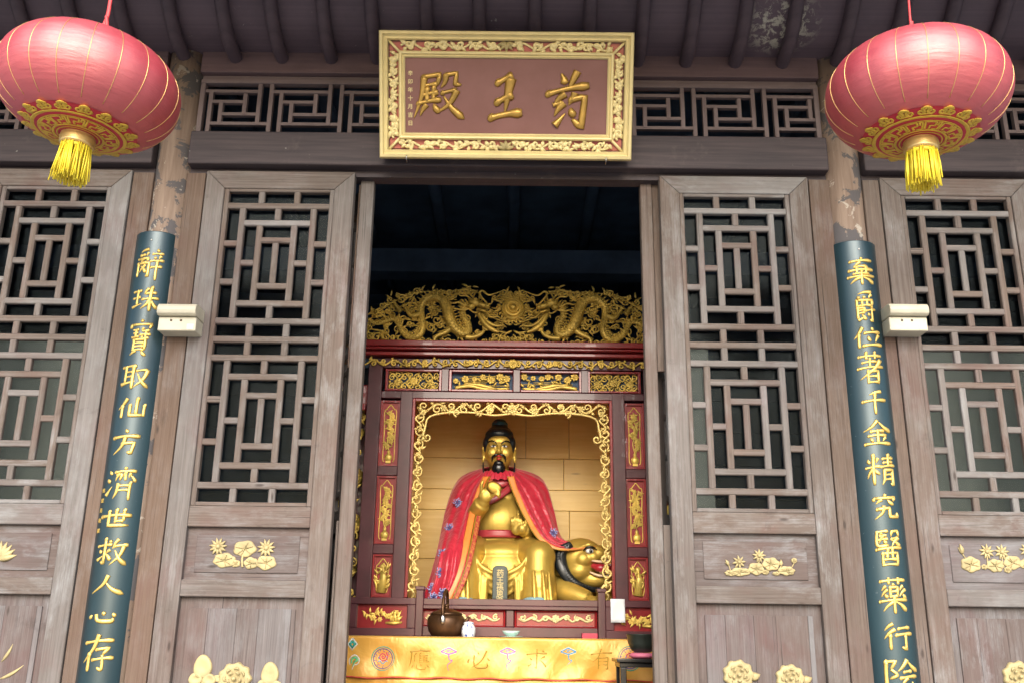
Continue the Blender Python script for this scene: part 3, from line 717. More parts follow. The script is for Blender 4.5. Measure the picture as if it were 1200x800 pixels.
# ---- couplet boards: long shells hugging the columns
def gloss_board():
    t = NT('blue black lacquer board'); ob = t.coord('Object')
    n1 = t.noise(t.coord('Object', (1, 1, .25)), 5, 4)
    c = t.mix(t.ramp(n1, [(.35, 0.0), (.7, 1.0)]), (.004, .017, .025), (.008, .030, .041))
    c = t.mix(t.ramp(t.noise(ob, 45, 5, .6), [(.68, 0.0), (.74, .35)]), c, (.2, .24, .25))
    t.p(Base_Color=c, Roughness=t.ramp(n1, [(.3, .33), (.7, .40)]), Specular_IOR_Level=.75, Specular_Tint=(.75, .92, 1, 1), Coat_Weight=.2, Coat_Roughness=.24); return t.m
M['couplet'] = gloss_board()
RB = .118
def couplet(cx, chars, z_top, zs, label, mirror=1, small=None, RB=.118):
    root = thing('couplet_board', label, 'couplet board', (cx, -.03, .4), 'black couplet boards on the columns')
    A = radians(62); yc = .068
    prof_ = []
    na = 18
    for rr in (RB, RB-.014):
        seq = range(na+1) if rr == RB else range(na, -1, -1)
        for i in seq:
            a = -A+2*A*i/na; prof_.append((cx+rr*sin(a), yc-rr*cos(a)))
    mb = MB(); n = len(prof_); z0 = .55
    rows = []
    for z, e in ((z0, 0), (z_top-.004, 0), (z_top, .003)):
        rows.append([(cx+(x-cx)*(1-e*6), y+e, z) for x, y in prof_])
    V = [p for r in rows for p in r]; F = []
    for j in range(2):
        for i in range(n): F.append((j*n+i, j*n+(i+1) % n, (j+1)*n+(i+1) % n, (j+1)*n+i))
    for i in range(na): F.append((2*n+i, 2*n+i+1, 2*n+n-2-i, 2*n+n-1-i)); F.append((i, n-1-i, n-2-i, i+1))
    mb.add(V, F)
    b = mb.build('board', M['couplet'], root)
    for p in b.data.polygons: p.use_smooth = abs(p.normal.z) < .5
    b.data.set_sharp_from_angle(angle=radians(35)) if hasattr(b.data, 'set_sharp_from_angle') else None
    def place(x, z):
        a = x/RB; nn = (sin(a), -cos(a), 0)
        return (cx+(RB+.0005)*sin(a), yc-(RB+.0005)*cos(a), z), nn
    for c, z in zip(chars, zs):
        zc_, hh_, ww_ = z; q = MB(); brush(q, c, mirror, zc_, hh_, .0089, place, ww_/hh_); q.build('gold_character', M['gold_char'], b)
    if small:
        for i_, c_ in enumerate(small[0]): font_text(c_, .022, M['gold_char'], 'small_character', b, lambda x, y, i_=i_: place(small[1]+x, small[2]+y-i_*.0462))
    for zz in (z_top-.05,):
        s = MB(); s.ell((cx, yc-RB-.001, zz), (.005, .003, .005), None, 8, 5); s.build('nail', M['steel'], b)
YLc = (309, 351, 395, 441, 478, 518, 566, 607, 647, 685, 721, 765); HLc = (40, 31, 43, 31, 26, 33, 40, 23, 34, 25, 20, 45); WLc = (33, 32, 31, 33, 35, 32, 35, 36, 37, 41, 35, 38)
YRc = (318, 360, 396, 431, 471, 507, 550, 593, 641, 697, 745, 790); HRc = (33, 36, 26, 37, 29, 31, 38, 31, 43, 43, 33, 40); WRc = (35, 27, 35, 32, 29, 35, 35, 31, 33, 35, 35, 42)
def char_rows(px, ys, hs, ws): return [(at(px, y, -.05).z, at(px, y-h/2, -.05).z-at(px, y+h/2, -.05).z, at(px+w/2, y, -.05).x-at(px-w/2, y, -.05).x) for y, h, w in zip(ys, hs, ws)]
couplet(-1.842, '辭珠寶取仙方濟世救人心存', 3.135, char_rows(175, YLc, HLc, WLc), 'blue black couplet board beginning 辭珠寶, with a small side inscription', .006, ('吳鋥英敬撰', -.086, at(120, 571, -.05).z))
couplet(1.702, '棄爵位著千金精究醫藥行隂', 3.125, char_rows(1020, YRc, HRc, WRc), 'blue black couplet board beginning 棄爵位, no side inscription', .002, None, .122)

# ---- white plastic boxes fixed beside the couplets
def white_box(px, label, stain):
    p = at(px, 373, -.09); x, z = p.x, p.z
    root = thing('sensor_box', label, 'box', (x, -.09, z), 'white plastic boxes beside the couplet boards')
    hw = .092
    m = MB(); m.box(x-hw, x+hw, -.10, .004, z-.066, z+.004); o = bevel(m.build('lower_case', M['plastic'], root), .006, 3)
    m = MB()
    prof_ = [(-.055, .006), (-.118, .006), (-.130, .014), (-.134, .03), (-.130, .048), (-.118, .062), (-.095, .068), (.004, .066), (.004, .006)]
    V = [(x-hw-.002, a, z+b) for a, b in prof_]+[(x+hw+.002, a, z+b) for a, b in prof_]; n = len(prof_)
    m.add(V, [tuple(range(n)), tuple(range(2*n-1, n-1, -1))]+[(i, (i+1) % n, n+(i+1) % n, n+i) for i in range(n)])
    bevel(m.build('upper_case', M['plastic'], root), .004, 2)
    for dx in (-.03, .018):
        s = MB(); s.ell((x+dx, -.101, z-.014), (.006, .003, .006), None, 10, 6); s.build('screw', M['dark_screw'], root)
    s = MB(); s.box(x+.05, x+.082, -.1025, -.0995, z-.058, z-.032); s.build('label_sticker', M['sticker'], root)
M['dark_screw'] = simple('rusty screw', (.10, .07, .05), .5, .5)
M['sticker'] = simple('faded sticker', (.50, .62, .64), .5, col2=(.7, .72, .66), vs=60)
white_box(209, 'cream plastic box on the jamb right of the couplet board beginning 辭珠寶', 0)
white_box(1063, 'cream plastic box on the jamb right of the couplet board beginning 棄爵位', 1)

# ================================================================== NAME PLAQUE
pl = thing('name_plaque', 'gilt framed plaque with three large gold characters hung over the doorway', 'plaque', (-.07, -.1, 3.54))
PW, PH = 1.274, .640
pb = at(592, 188, -.10); ptop = at(594.5, 38.5, -.36)
th = atan2(ptop.y-pb.y, ptop.z-pb.z)          # leans out at the top
PMX = Matrix.Translation((-.0715, -.10, 3.527)) @ Matrix.Rotation(-th, 4, 'X') if False else Matrix.Translation((-.0705, -.10, 3.527)) @ Matrix.Rotation(-th if th > 0 else -th, 4, 'X')
PH = sqrt((ptop.y-pb.y)**2+(ptop.z-3.527)**2)
def pmb(): q = MB(); q.M = PMX; return q
def pplace(x, z): return (x, -.0015, z), (0, -1, 0)
W2 = PW/2
q = pmb(); q.box(-W2+.03, W2-.03, .0, .03, .03, PH-.03); base = q.build('backing_board', M['plaque_red'], pl)
q = pmb(); q.box(-W2+.05, W2-.05, -.004, .0, .05, PH-.05); q.build('border_ground', M['plaque_pink'], pl)
q = pmb(); I = .121; q.box(-W2+I, W2-I, -.009, -.0042, I, PH-I); bevel(q.build('centre_panel', M['plaque_red'], pl), .002)
def mould(q, x0, x1, z0, z1, wd, ys):
    """mitred moulding round a rectangle: rings of given inset and height"""
    rings = []
    for t, y in ys: i = wd*t; rings.append([(x0+i, y, z0+i), (x1-i, y, z0+i), (x1-i, y, z1-i), (x0+i, y, z1-i)])
    V = [p for r in rings for p in r]; m_ = len(rings); F = []
    for j in range(m_-1):
        for i in range(4): F.append((j*4+i, j*4+(i+1) % 4, (j+1)*4+(i+1) % 4, (j+1)*4+i))
    q.add(V, F)
q = pmb(); mould(q, -W2, W2, 0, PH, .043, [(0, .03), (0, -.035), (.12, -.046), (.42, -.050), (.5, -.034), (.62, -.030), (.9, -.034), (1, -.022), (1, .0)]); q.build('outer_frame', M['gold_frame'], pl)
q = pmb(); mould(q, -W2+.096, W2-.096, .096, PH-.096, .032, [(0, -.0), (0, -.022), (.2, -.032), (.45, -.03), (.55, -.02), (.8, -.024), (1, -.016), (1, -.004)]); q.build('inner_frame', M['gold_frame'], pl)
q = pmb(); ym = -.010; bw = .058; c0 = .0695
def acanthus(q, a, b, n, seed):
    """running leaf scroll: broad flat leaves turning off a waving stem"""
    R = random.Random(seed); ax, az = a; bx, bz = b; L = sqrt((bx-ax)**2+(bz-az)**2); tx, tz = (bx-ax)/L, (bz-az)/L; base_ = atan2(tz, tx)
    W = lambda s_, o: (ax+tx*s_-tz*o, az+tz*s_+tx*o)
    q.sweep([(W(L*i/(n*8), bw*.28*sin(pi*i/8))[0], ym, W(L*i/(n*8), bw*.28*sin(pi*i/8))[1]) for i in range(n*8+1)], .0062, 6, .9)
    for k in range(n):
        sg = 1 if k % 2 == 0 else -1; s0 = L*(k+.5)/n; u_ = L/n
        p_ = W(s0-.10*u_, sg*bw*.02)
        q.sweep(spiral(*W(s0+.08*u_, -sg*bw*.10), bw*.27, 1.0, base_+sg*pi/2, -sg, ym-.003, .2), [.0065, .0075, .0062, .0095], 6, .8)
        for an, ln, wd_, bd in ((sg*2.2, .034, .0105, sg*1.0), (sg*1.2, .030, .0095, -sg*.8), (-sg*.5, .036, .0105, sg*1.2), (-sg*1.7, .026, .0085, -sg*.8), (sg*.35, .034, .0085, sg*.9), (sg*2.8, .03, .009, -sg*.9), (-sg*2.5, .028, .009, sg*.8)):
            leafs(q, W(s0+R.uniform(-.34, .34)*u_, sg*bw*R.uniform(-.12, .22)), base_+an+R.uniform(-.25, .25), ln*R.uniform(1.0, 1.35), wd_*1.12, ym-.002, .55, bd)
acanthus(q, (-W2+.105, c0), (-.035, c0), 6, 1); acanthus(q, (W2-.105, c0), (.035, c0), 6, 2)
acanthus(q, (-W2+.105, PH-c0), (-.035, PH-c0), 6, 3); acanthus(q, (W2-.105, PH-c0), (.035, PH-c0), 6, 4)
for sx in (-1, 1):
    acanthus(q, (sx*(W2-c0), .10), (sx*(W2-c0), PH/2-.03), 3, 5); acanthus(q, (sx*(W2-c0), PH-.10), (sx*(W2-c0), PH/2+.03), 3, 6)
    for zz, rot in ((c0, pi/2), (PH-c0, -pi/2)):
        for a_ in (-1.25, -.65, 0, .65, 1.25): leafs(q, (0, zz-.018*sin(rot)), rot+a_, .048, .0115, ym-.003, .6, .2*a_)
    for a_ in (-1.25, -.65, 0, .65, 1.25): leafs(q, (sx*(W2-c0+.012), PH/2), (pi if sx > 0 else 0)+a_, .042, .011, ym-.003, .6, .2*a_)
    for zz, d in ((.0, 1), (PH, -1)):
        q.sweep([(sx*(W2-.036), ym, zz+d*.036), (sx*(W2-.102), ym-.006, zz+d*.102)], .0075, 6)
q.build('scroll_border', M['gold_frame'], pl)
# the three characters and the date column, positions read off the plaque
def pxz(px, py):              # zoomed pixel of the plaque -> plaque coordinates
    u = (px-597+ (py-350)*.012)/ (1150/PW*.985); v = (640-(px-597)*.019-py)/ (575/PH); return u, v
for c, x0, x1, y0, y1, wdt in (('药', 780, 975, 230, 490, .0195), ('王', 530, 675, 245, 462, .0235), ('殿', 180, 415, 242, 468, .0155)):
    u0, v0 = pxz(x0, y1); u1, v1 = pxz(x1, y0); q = pmb()
    brush(q, c, (u0+u1)/2, (v0+v1)/2, v1-v0, wdt, lambda x, z: ((x, -.012, z), (0, -1, 0)), (u1-u0)/(v1-v0), 0, 6, .7)
    q.build('gold_character', M['gold_plaque_char'], pl)
u, v = pxz(163, 250)
def dplace(x, y): return PMX @ Vector((u+x+.006, -.0095, v+y)), PMX.to_3x3() @ Vector((0, -1, 0))
font_text('辛卯年十月吉日', .027, M['gold_frame'], 'date_inscription', pl, dplace, gap=1.52)
for px in (150, 1045):
    u_, v_ = pxz(px, 640); q = pmb(); q.sweep([(u_, -.052, .012), (u_, -.056, -.004), (u_, -.03, -.02)], .003, 6); q.build('hook', M['steel'], pl)

# ================================================================== LANTERNS
def satin():
    t = NT('red lantern satin'); 
    n = t.noise(t.coord('Object', (1, 1, 6)), 9, 3, .5)
    fine = t.noise(t.coord('Object', (30, 30, 400)), 4, 2)
    c = t.mix(t.ramp(t.noise(t.coord('Object'), 5, 4, .6), [(.4, 0.0), (.7, 1.0)]), (.31, .004, .030), (.38, .012, .040))
    t.p(Base_Color=c, Roughness=.6, Specular_IOR_Level=.3)
    t.bump(t.math('ADD', t.math('MULTIPLY', n, 1.0), t.math('MULTIPLY', fine, .15)), .3, .012)
    gl = t.n('BsdfGlossy'); gl.inputs['Color'].default_value = (1, .60, .56, 1); t.set(gl.inputs['Roughness'], t.ramp(n, [(.3, .50), (.7, .60)])); t.set(gl.inputs['Normal'], t.b.inputs['Normal'].links[0].from_socket)
    mx = t.n('MixShader'); mx.inputs[0].default_value = .25; t.set(mx.inputs[1], t.b.outputs[0]); t.set(mx.inputs[2], gl.outputs[0])
    t.set(t.t.nodes['Material Output'].inputs['Surface'], mx.outputs[0]); return t.m
M['satin'] = satin()
M['satin_dark'] = simple('deep red medallion cloth', (.42, .016, .04), .5)
M['gold_print'] = simple('gold print', (.66, .44, .06), .5, .25, var=.2, vs=40)
M['gold_wire'] = simple('gold rib wire', (.72, .50, .20), .35, .7)
M['tassel'] = simple('yellow tassel silk', (.84, .70, .05), .5, col2=(.74, .56, .03), vs=30)
LA, LB, NG = .331, .202, 20
def lprof(th, gore=None):
    r = LA*(abs(sin(th))**.86); z = LB*cos(th)*(1+.04*sin(th)**2)
    return r, z
def lpoint(th, ph, off=0.0):
    r, z = lprof(th); f = (ph*NG/(2*pi)) % 1; r *= 1+.004*sin(pi*f)-.003*(1-sin(pi*f))
    r += off*sin(th); z += off*cos(th); return (r*cos(ph), r*sin(ph), z)
def make_lantern(label):
    root = thing('red_lantern', label, 'lantern', (0, 0, 0), 'red lanterns hanging under the eaves')
    mb = MB(); nu = NG*6; nv = 40; t0, t1 = .16, pi-.13
    G = [[lpoint(t0+(t1-t0)*j/nv, 2*pi*i/nu) for i in range(nu+1)] for j in range(nv+1)]
    mb.grid(G); shade = mb.build('shade', M['satin'], root)
    bm = bmesh.new(); bm.from_mesh(shade.data); bmesh.ops.remove_doubles(bm, verts=bm.verts, dist=1e-5); bmesh.ops.recalc_face_normals(bm, faces=bm.faces); bm.to_mesh(shade.data); bm.free()
    rb = MB()
    for g_ in range(NG):
        ph = 2*pi*g_/NG; rb.sweep([lpoint(t0+(t1*.80-t0)*j/24, ph+1e-4, .0004) for j in range(25)], .0013, 5, 1, (cos(ph), sin(ph), .3))
    rb.build('rib_wires', M['gold_wire'], root)
    # medallion cloth round the foot, with fret ring and cloud heads in gold
    tm = pi-.60
    md = MB(); md.grid([[lpoint(tm+(t1-tm)*j/14, 2*pi*i/nu, .0016) for i in range(nu+1)] for j in range(15)]); med = md.build('medallion', M['satin_dark'], root)
    gp = MB()
    def rp_(rho, ph, off=.0022): return lpoint(pi-rho*.79, ph, off)
    def ring(rho, wd_): gp.sweep([rp_(rho, 2*pi*i/72) for i in range(72)], wd_, 6, .12, (0, 0, -1), True)
    ring(.56, .009); ring(.475, .0035); ring(.27, .005); ring(.22, .003)
    n_f = 12
    for i in range(n_f):                      # fret
        a = 2*pi*i/n_f; d = 2*pi/n_f
        K = [(.30, .04), (.45, .04), (.45, .62), (.37, .62), (.37, .34), (.30, .34)]
        K2 = [(.30, .50), (.30, .90), (.45, .90), (.45, .76), (.38, .76)]
        for KK in (K, K2):
            pts = []
            for j in range(len(KK)-1):
                for t in range(4): pts.append(rp_(KK[j][0]+(KK[j+1][0]-KK[j][0])*t/4, a+d*(KK[j][1]+(KK[j+1][1]-KK[j][1])*t/4)))
            pts.append(rp_(KK[-1][0], a+d*KK[-1][1])); gp.sweep(pts, .0045, 5, .15, (0, 0, -1))
    for i in range(16):                       # cloud heads
        a = 2*pi*i/16
        for sg in (-1, 1):
            pts = []
            for t in range(19):
                s_ = t/18; r_ = .066*(1-.82*s_); an = pi/2-sg*0+sg*(2.6*pi*s_) ; cx_, cy_ = sg*.085, .665
                pts.append(rp_(cy_+r_*sin(an), a+(cx_+r_*cos(an))*1.15))
            gp.sweep(pts, [.008, .006, .005], 5, .12, (0, 0, -1))
        gp.sweep([rp_(.60+.14*sin(pi*t/10*.5+.2)*0+ .085+.055*cos((t-5)/5*1.2), a+(t-5)/5*.085) for t in range(11)], [.005, .014, .018, .014, .005], 5, .12, (0, 0, -1))
        gp.sweep([rp_(.60+.02*cos((t-4)/4*1.5), a+(t-4)/4*.12) for t in range(9)], [.003, .008, .003], 5, .12, (0, 0, -1))
    gp.build('gold_pattern', M['gold_print'], med)
    zb = -LB*cos(.13)-.004
    cp = MB(); cp.lathe([(.060, .012), (.062, 0), (.060, -.006), (.064, -.010), (.060, -.016), (.063, -.020), (.059, -.026), (.062, -.030), (.057, -.036), (.05, -.040)], (0, 0, zb), 32); cp.build('bottom_cap', M['gold_wire'], root)
    zt = LB*cos(.16); cp = MB(); cp.lathe([(.062, -.02), (.064, 0), (.058, .02), (.03, .03)], (0, 0, zt), 28); cp.build('top_cap', M['gold_wire'], root)
    ts = MB(); R = random.Random(5)
    for i in range(170):
        a = R.random()*2*pi; rr = .054*sqrt(R.uniform(.25, 1)); L = R.uniform(.125, .15); sw = R.uniform(-.006, .006)
        x, y = rr*cos(a), rr*sin(a); fl = 1.04+R.uniform(-.05, .08)
        ts.sweep([(x, y, zb-.034), (x*fl+sw, y*fl, zb-.034-L*.5), (x*fl*1.05+sw*2, y*fl*1.05+R.uniform(-.005, .005), zb-.034-L)], [.0030, .0032, .0026], 4)
    ts.lathe([(.05, -.03), (.05, -.04), (.052, -.05), (.03, -.052)], (0, 0, zb), 20)
    ts.build('tassel', M['tassel'], root)
    sg = MB(); sg.sweep(cr([(-.008, 0, zt+.02), (-.012, 0, zt+.06), (.002, .0, zt+.12), (-.004, 0, zt+.3), (0, 0, zt+.78)], 6), [.011, .010, .008, .007, .007], 6, .6)
    sg.sweep(cr([(.008, 0, zt+.02), (.012, -.004, zt+.07), (.0, -.004, zt+.12)], 6), .007, 6); sg.build('hanging_cord', M['cord'], root)
    return root
def copy_tree(o, parent=None):
    c = o.copy(); COL.objects.link(c)
    if parent is not None: c.parent = parent
    for ch in list(o.children): copy_tree(ch, c)
    return c
LY = -1.30
lan = make_lantern('red satin lantern hanging over the couplet board beginning 辭珠寶')
lan2 = copy_tree(lan); lan2['label'] = 'red satin lantern hanging over the couplet board beginning 棄爵位'
p = at(105, 105, LY); lan.location = p; lan.rotation_euler = (radians(1), radians(4), .1)
p = at(1074, 111, LY); lan2.location = p; lan2.rotation_euler = (radians(2), radians(0), 1.3)
# ================================================================== SHRINE CABINET
YF = 1.6
AX = -.027
shrine = thing('altar_shrine', 'red lacquered altar shrine with gilded carvings and a dragon crest inside the doorway', 'shrine', (AX, YF, .25))
def ab(name, mat, *boxes, bv=.004, parent=shrine):
    mb = MB()
    for b in boxes: mb.box(*b)
    o = mb.build(name, mat, parent)
    return bevel(o, bv) if bv else o
# frame posts and rails
for s in (-1, 1):
    ab('post', M['lacquer_dark'], (AX+s*.905-.045, AX+s*.905+.045, YF, YF+.09, 1.42, 2.955))
    ab('post', M['lacquer_dark'], (AX+s*.690-.040, AX+s*.690+.040, YF-.012, YF+.09, 1.42, 2.735))
    for z in (2.213, 1.722):
        a, b = sorted((AX+s*.731, AX+s*.859)); ab('rail', M['lacquer_dark'], (a, b, YF+.004, YF+.08, z-.030, z+.030))
    for z0, z1 in ((2.245, 2.675), (1.754, 2.181), (1.43, 1.690)):
        a, b = sorted((AX+s*.732, AX+s*.858)); pn = ab('side_panel', M['lacquer_panel'], (a, b, YF+.03, YF+.05, z0, z1), bv=0)
        q = MB(); e = .012
        q.box(a, a+e, YF+.012, YF+.03, z0, z1); q.box(b-e, b, YF+.012, YF+.03, z0, z1); q.box(a+e, b-e, YF+.012, YF+.03, z0, z0+e); q.box(a+e, b-e, YF+.012, YF+.03, z1-e, z1)
        q.build('panel_edge', M['lacquer'], pn)
        # vase of flowers inside a thin looped border
        q = MB(); x0, x1, za, zb = a+.024, b-.024, z0+.028, z1-.026; xm = (a+b)/2; y = YF+.028
        R = random.Random(int(z0*100)+s)
        lp = [(x0+.012, za), (x0+.002, za+.03), (x0+.004, (za+zb)/2), (x0, zb-.05), (x0+.014, zb-.03), (xm-.012, zb-.012), (xm, zb), (xm+.012, zb-.012), (x1-.014, zb-.03), (x1, zb-.05), (x1-.004, (za+zb)/2), (x1-.002, za+.03), (x1-.012, za)]
        q.sweep([(x, y, z) for x, z in cr(lp, 4)], .0038, 5, .8)
        if z0 > 1.5:
            q.ell((xm, y, za+.028), (.026, .014, .026), None, 12, 8); q.ell((xm, y, za+.062), (.012, .01, .018), None, 10, 6); q.box(xm-.016, xm+.016, y-.008, y+.004, za-.008, za+.006)
            q.sweep([(x, y-.004, z) for x, z in cr([(xm, za+.07), (xm-.012, za+.14), (xm+.012, za+.22), (xm-.006, zb-.06)], 6)], .004, 5)
            for i in range(17):
                t = i/16; zz = za+.10+(zb-za-.155)*t; xx = xm+R.uniform(-.022, .022)
                flower(q, xx, zz, R.uniform(.013, .019), y-.004, 6, 2, .6)
                for k in range(4): leafs(q, (xx, zz), R.uniform(0, 6.3), R.uniform(.022, .034), .0058, y-.003, .6, R.uniform(-.6, .6))
        else:
            q.ell((xm, y, zb-.05), (.018, .012, .02), None, 10, 7); q.sweep([(xm, y, zb-.07), (xm+.008, y-.004, (za+zb)/2), (xm-.004, y-.004, za)], [.012, .022, .030], 8, .5)
            for i in range(20): leafs(q, (xm+R.uniform(-.034, .034), za+(zb-za)*R.uniform(.05, .75)), R.uniform(0.6, 2.6), R.uniform(.04, .07), .008, y-.006, .7, R.uniform(-.8, .8))
            q.sweep([(xm-.03, y-.004, zb-.06), (xm+.035, y-.006, zb-.085)], .005, 5)
        q.build('gold_carving', M['gold'], pn)
ab('rail', M['lacquer_dark'], (AX-.86, AX+.86, YF+.002, YF+.08, 2.690, 2.738))
ab('rail', M['lacquer_dark'], (AX-.86, AX+.86, YF+.002, YF+.08, 2.893, 2.960))
# row of four pierced panels
for x0, x1, kind in ((-.862, -.498, 0), (-.442, -.012, 1), (-.002+.0, 0, 9), (.012, .424, 1), (.470, .812, 0)):
    if kind == 9: continue
    z0, z1 = 2.742, 2.888
    pn = ab('pierced_panel', M['dark'], (x0, x1, YF+.062, YF+.07, z0, z1), bv=0)
    q = MB(); e = .014
    q.box(x0-.004, x0+e, YF+.006, YF+.06, z0, z1); q.box(x1-e, x1+.004, YF+.006, YF+.06, z0, z1); q.box(x0+e, x1-e, YF+.006, YF+.06, z0, z0+e); q.box(x0+e, x1-e, YF+.006, YF+.06, z1-e, z1)
    bevel(q.build('panel_edge', M['lacquer'], pn), .003)
    q = MB(); y = YF+.038; R = random.Random(int(x0*50)+3); xm = (x0+x1)/2; zc = (z0+z1)/2
    if kind == 0:
        for s in (-1, 1):
            for zz in (zc-.032, zc+.032):
                vine(q, (xm, zz), (xm+s*(x1-x0-.04)/2, zz), .062, y, 4, .0052, .34, .6, 5)
        flower(q, xm, zc, .03, y-.006, 8, 2)
        for s in (-1, 1): flower(q, xm+s*.11, zc-.01, .026, y-.006, 7, 2)
    else:
        s = 1 if xm < AX else -1
        q.sweep([(x, y, z) for x, z in cr([(xm-s*.18, z0+.03), (xm-s*.08, z0+.045), (xm+s*.02, z0+.025), (xm+s*.18, z0+.03)], 6)], [.012, .016, .012, .006], 7, .6)
        q.sweep([(x, y-.004, z) for x, z in cr([(xm-s*.12, z0+.058), (xm-s*.02, z0+.05), (xm+s*.1, z0+.024)], 6)], [.006, .016, .004], 7, .6)
        for i in range(8): q.sweep([(xm+R.uniform(-.18, .10), y+.004, z0+.02+i*.013), (xm+R.uniform(.0, .18), y+.002, z0+.022+i*.013)], .0035, 5)
        for i in range(7): flower(q, xm-.17+i*.056+R.uniform(-.01, .01), zc+R.uniform(-.0, .042), R.uniform(.018, .03), y-.005, 7, 2)
        for i in range(26): leafs(q, (xm+R.uniform(-.18, .18), zc+R.uniform(-.05, .05)), R.uniform(0, 6.3), R.uniform(.03, .05), .007, y, .6, R.uniform(-.8, .8))
    q.build('gold_carving', M['gold'], pn)
for x in (-.471, 0.0, .447): ab('muntin', M['lacquer_dark'], (x-.024, x+.024, YF+.0, YF+.075, 2.739, 2.892))
# gold scroll strip, cornice, crest
ab('frieze_ground', M['dark'], (AX-1.05, AX+1.05, YF+.03, YF+.06, 2.902, 2.965), bv=0)
q = MB(); ym = YF-.012
for s in (-1, 1): vine(q, (AX, 2.926), (AX+s*1.02, 2.926), .06, ym, 15, .0062, .30, .5, 8)
flower(q, AX, 2.926, .034, ym-.004, 9, 2)
for s in (-1, 1):
    for k in (.28, .58): flower(q, AX+s*k, 2.93, .022, ym-.004, 7, 2)
q.build('gold_frieze', M['gold'], shrine)
q = MB()
for (y0, z0, z1) in ((YF-.05, 2.968, 2.992), (YF-.09, 2.998, 3.012), (YF-.11, 3.014, 3.052)): q.box(AX-1.12, AX+1.12, y0, YF+.12, z0, z1)
q.box(AX-1.10, AX+1.10, YF-.03, YF+.10, 2.990, 3.016)
bevel(q.build('cornice', M['lacquer'], shrine), .005, 3)
ab('shelf_board', M['grey'], (AX-1.10, AX+1.10, YF+.05, YF+.30, 3.053, 3.095))
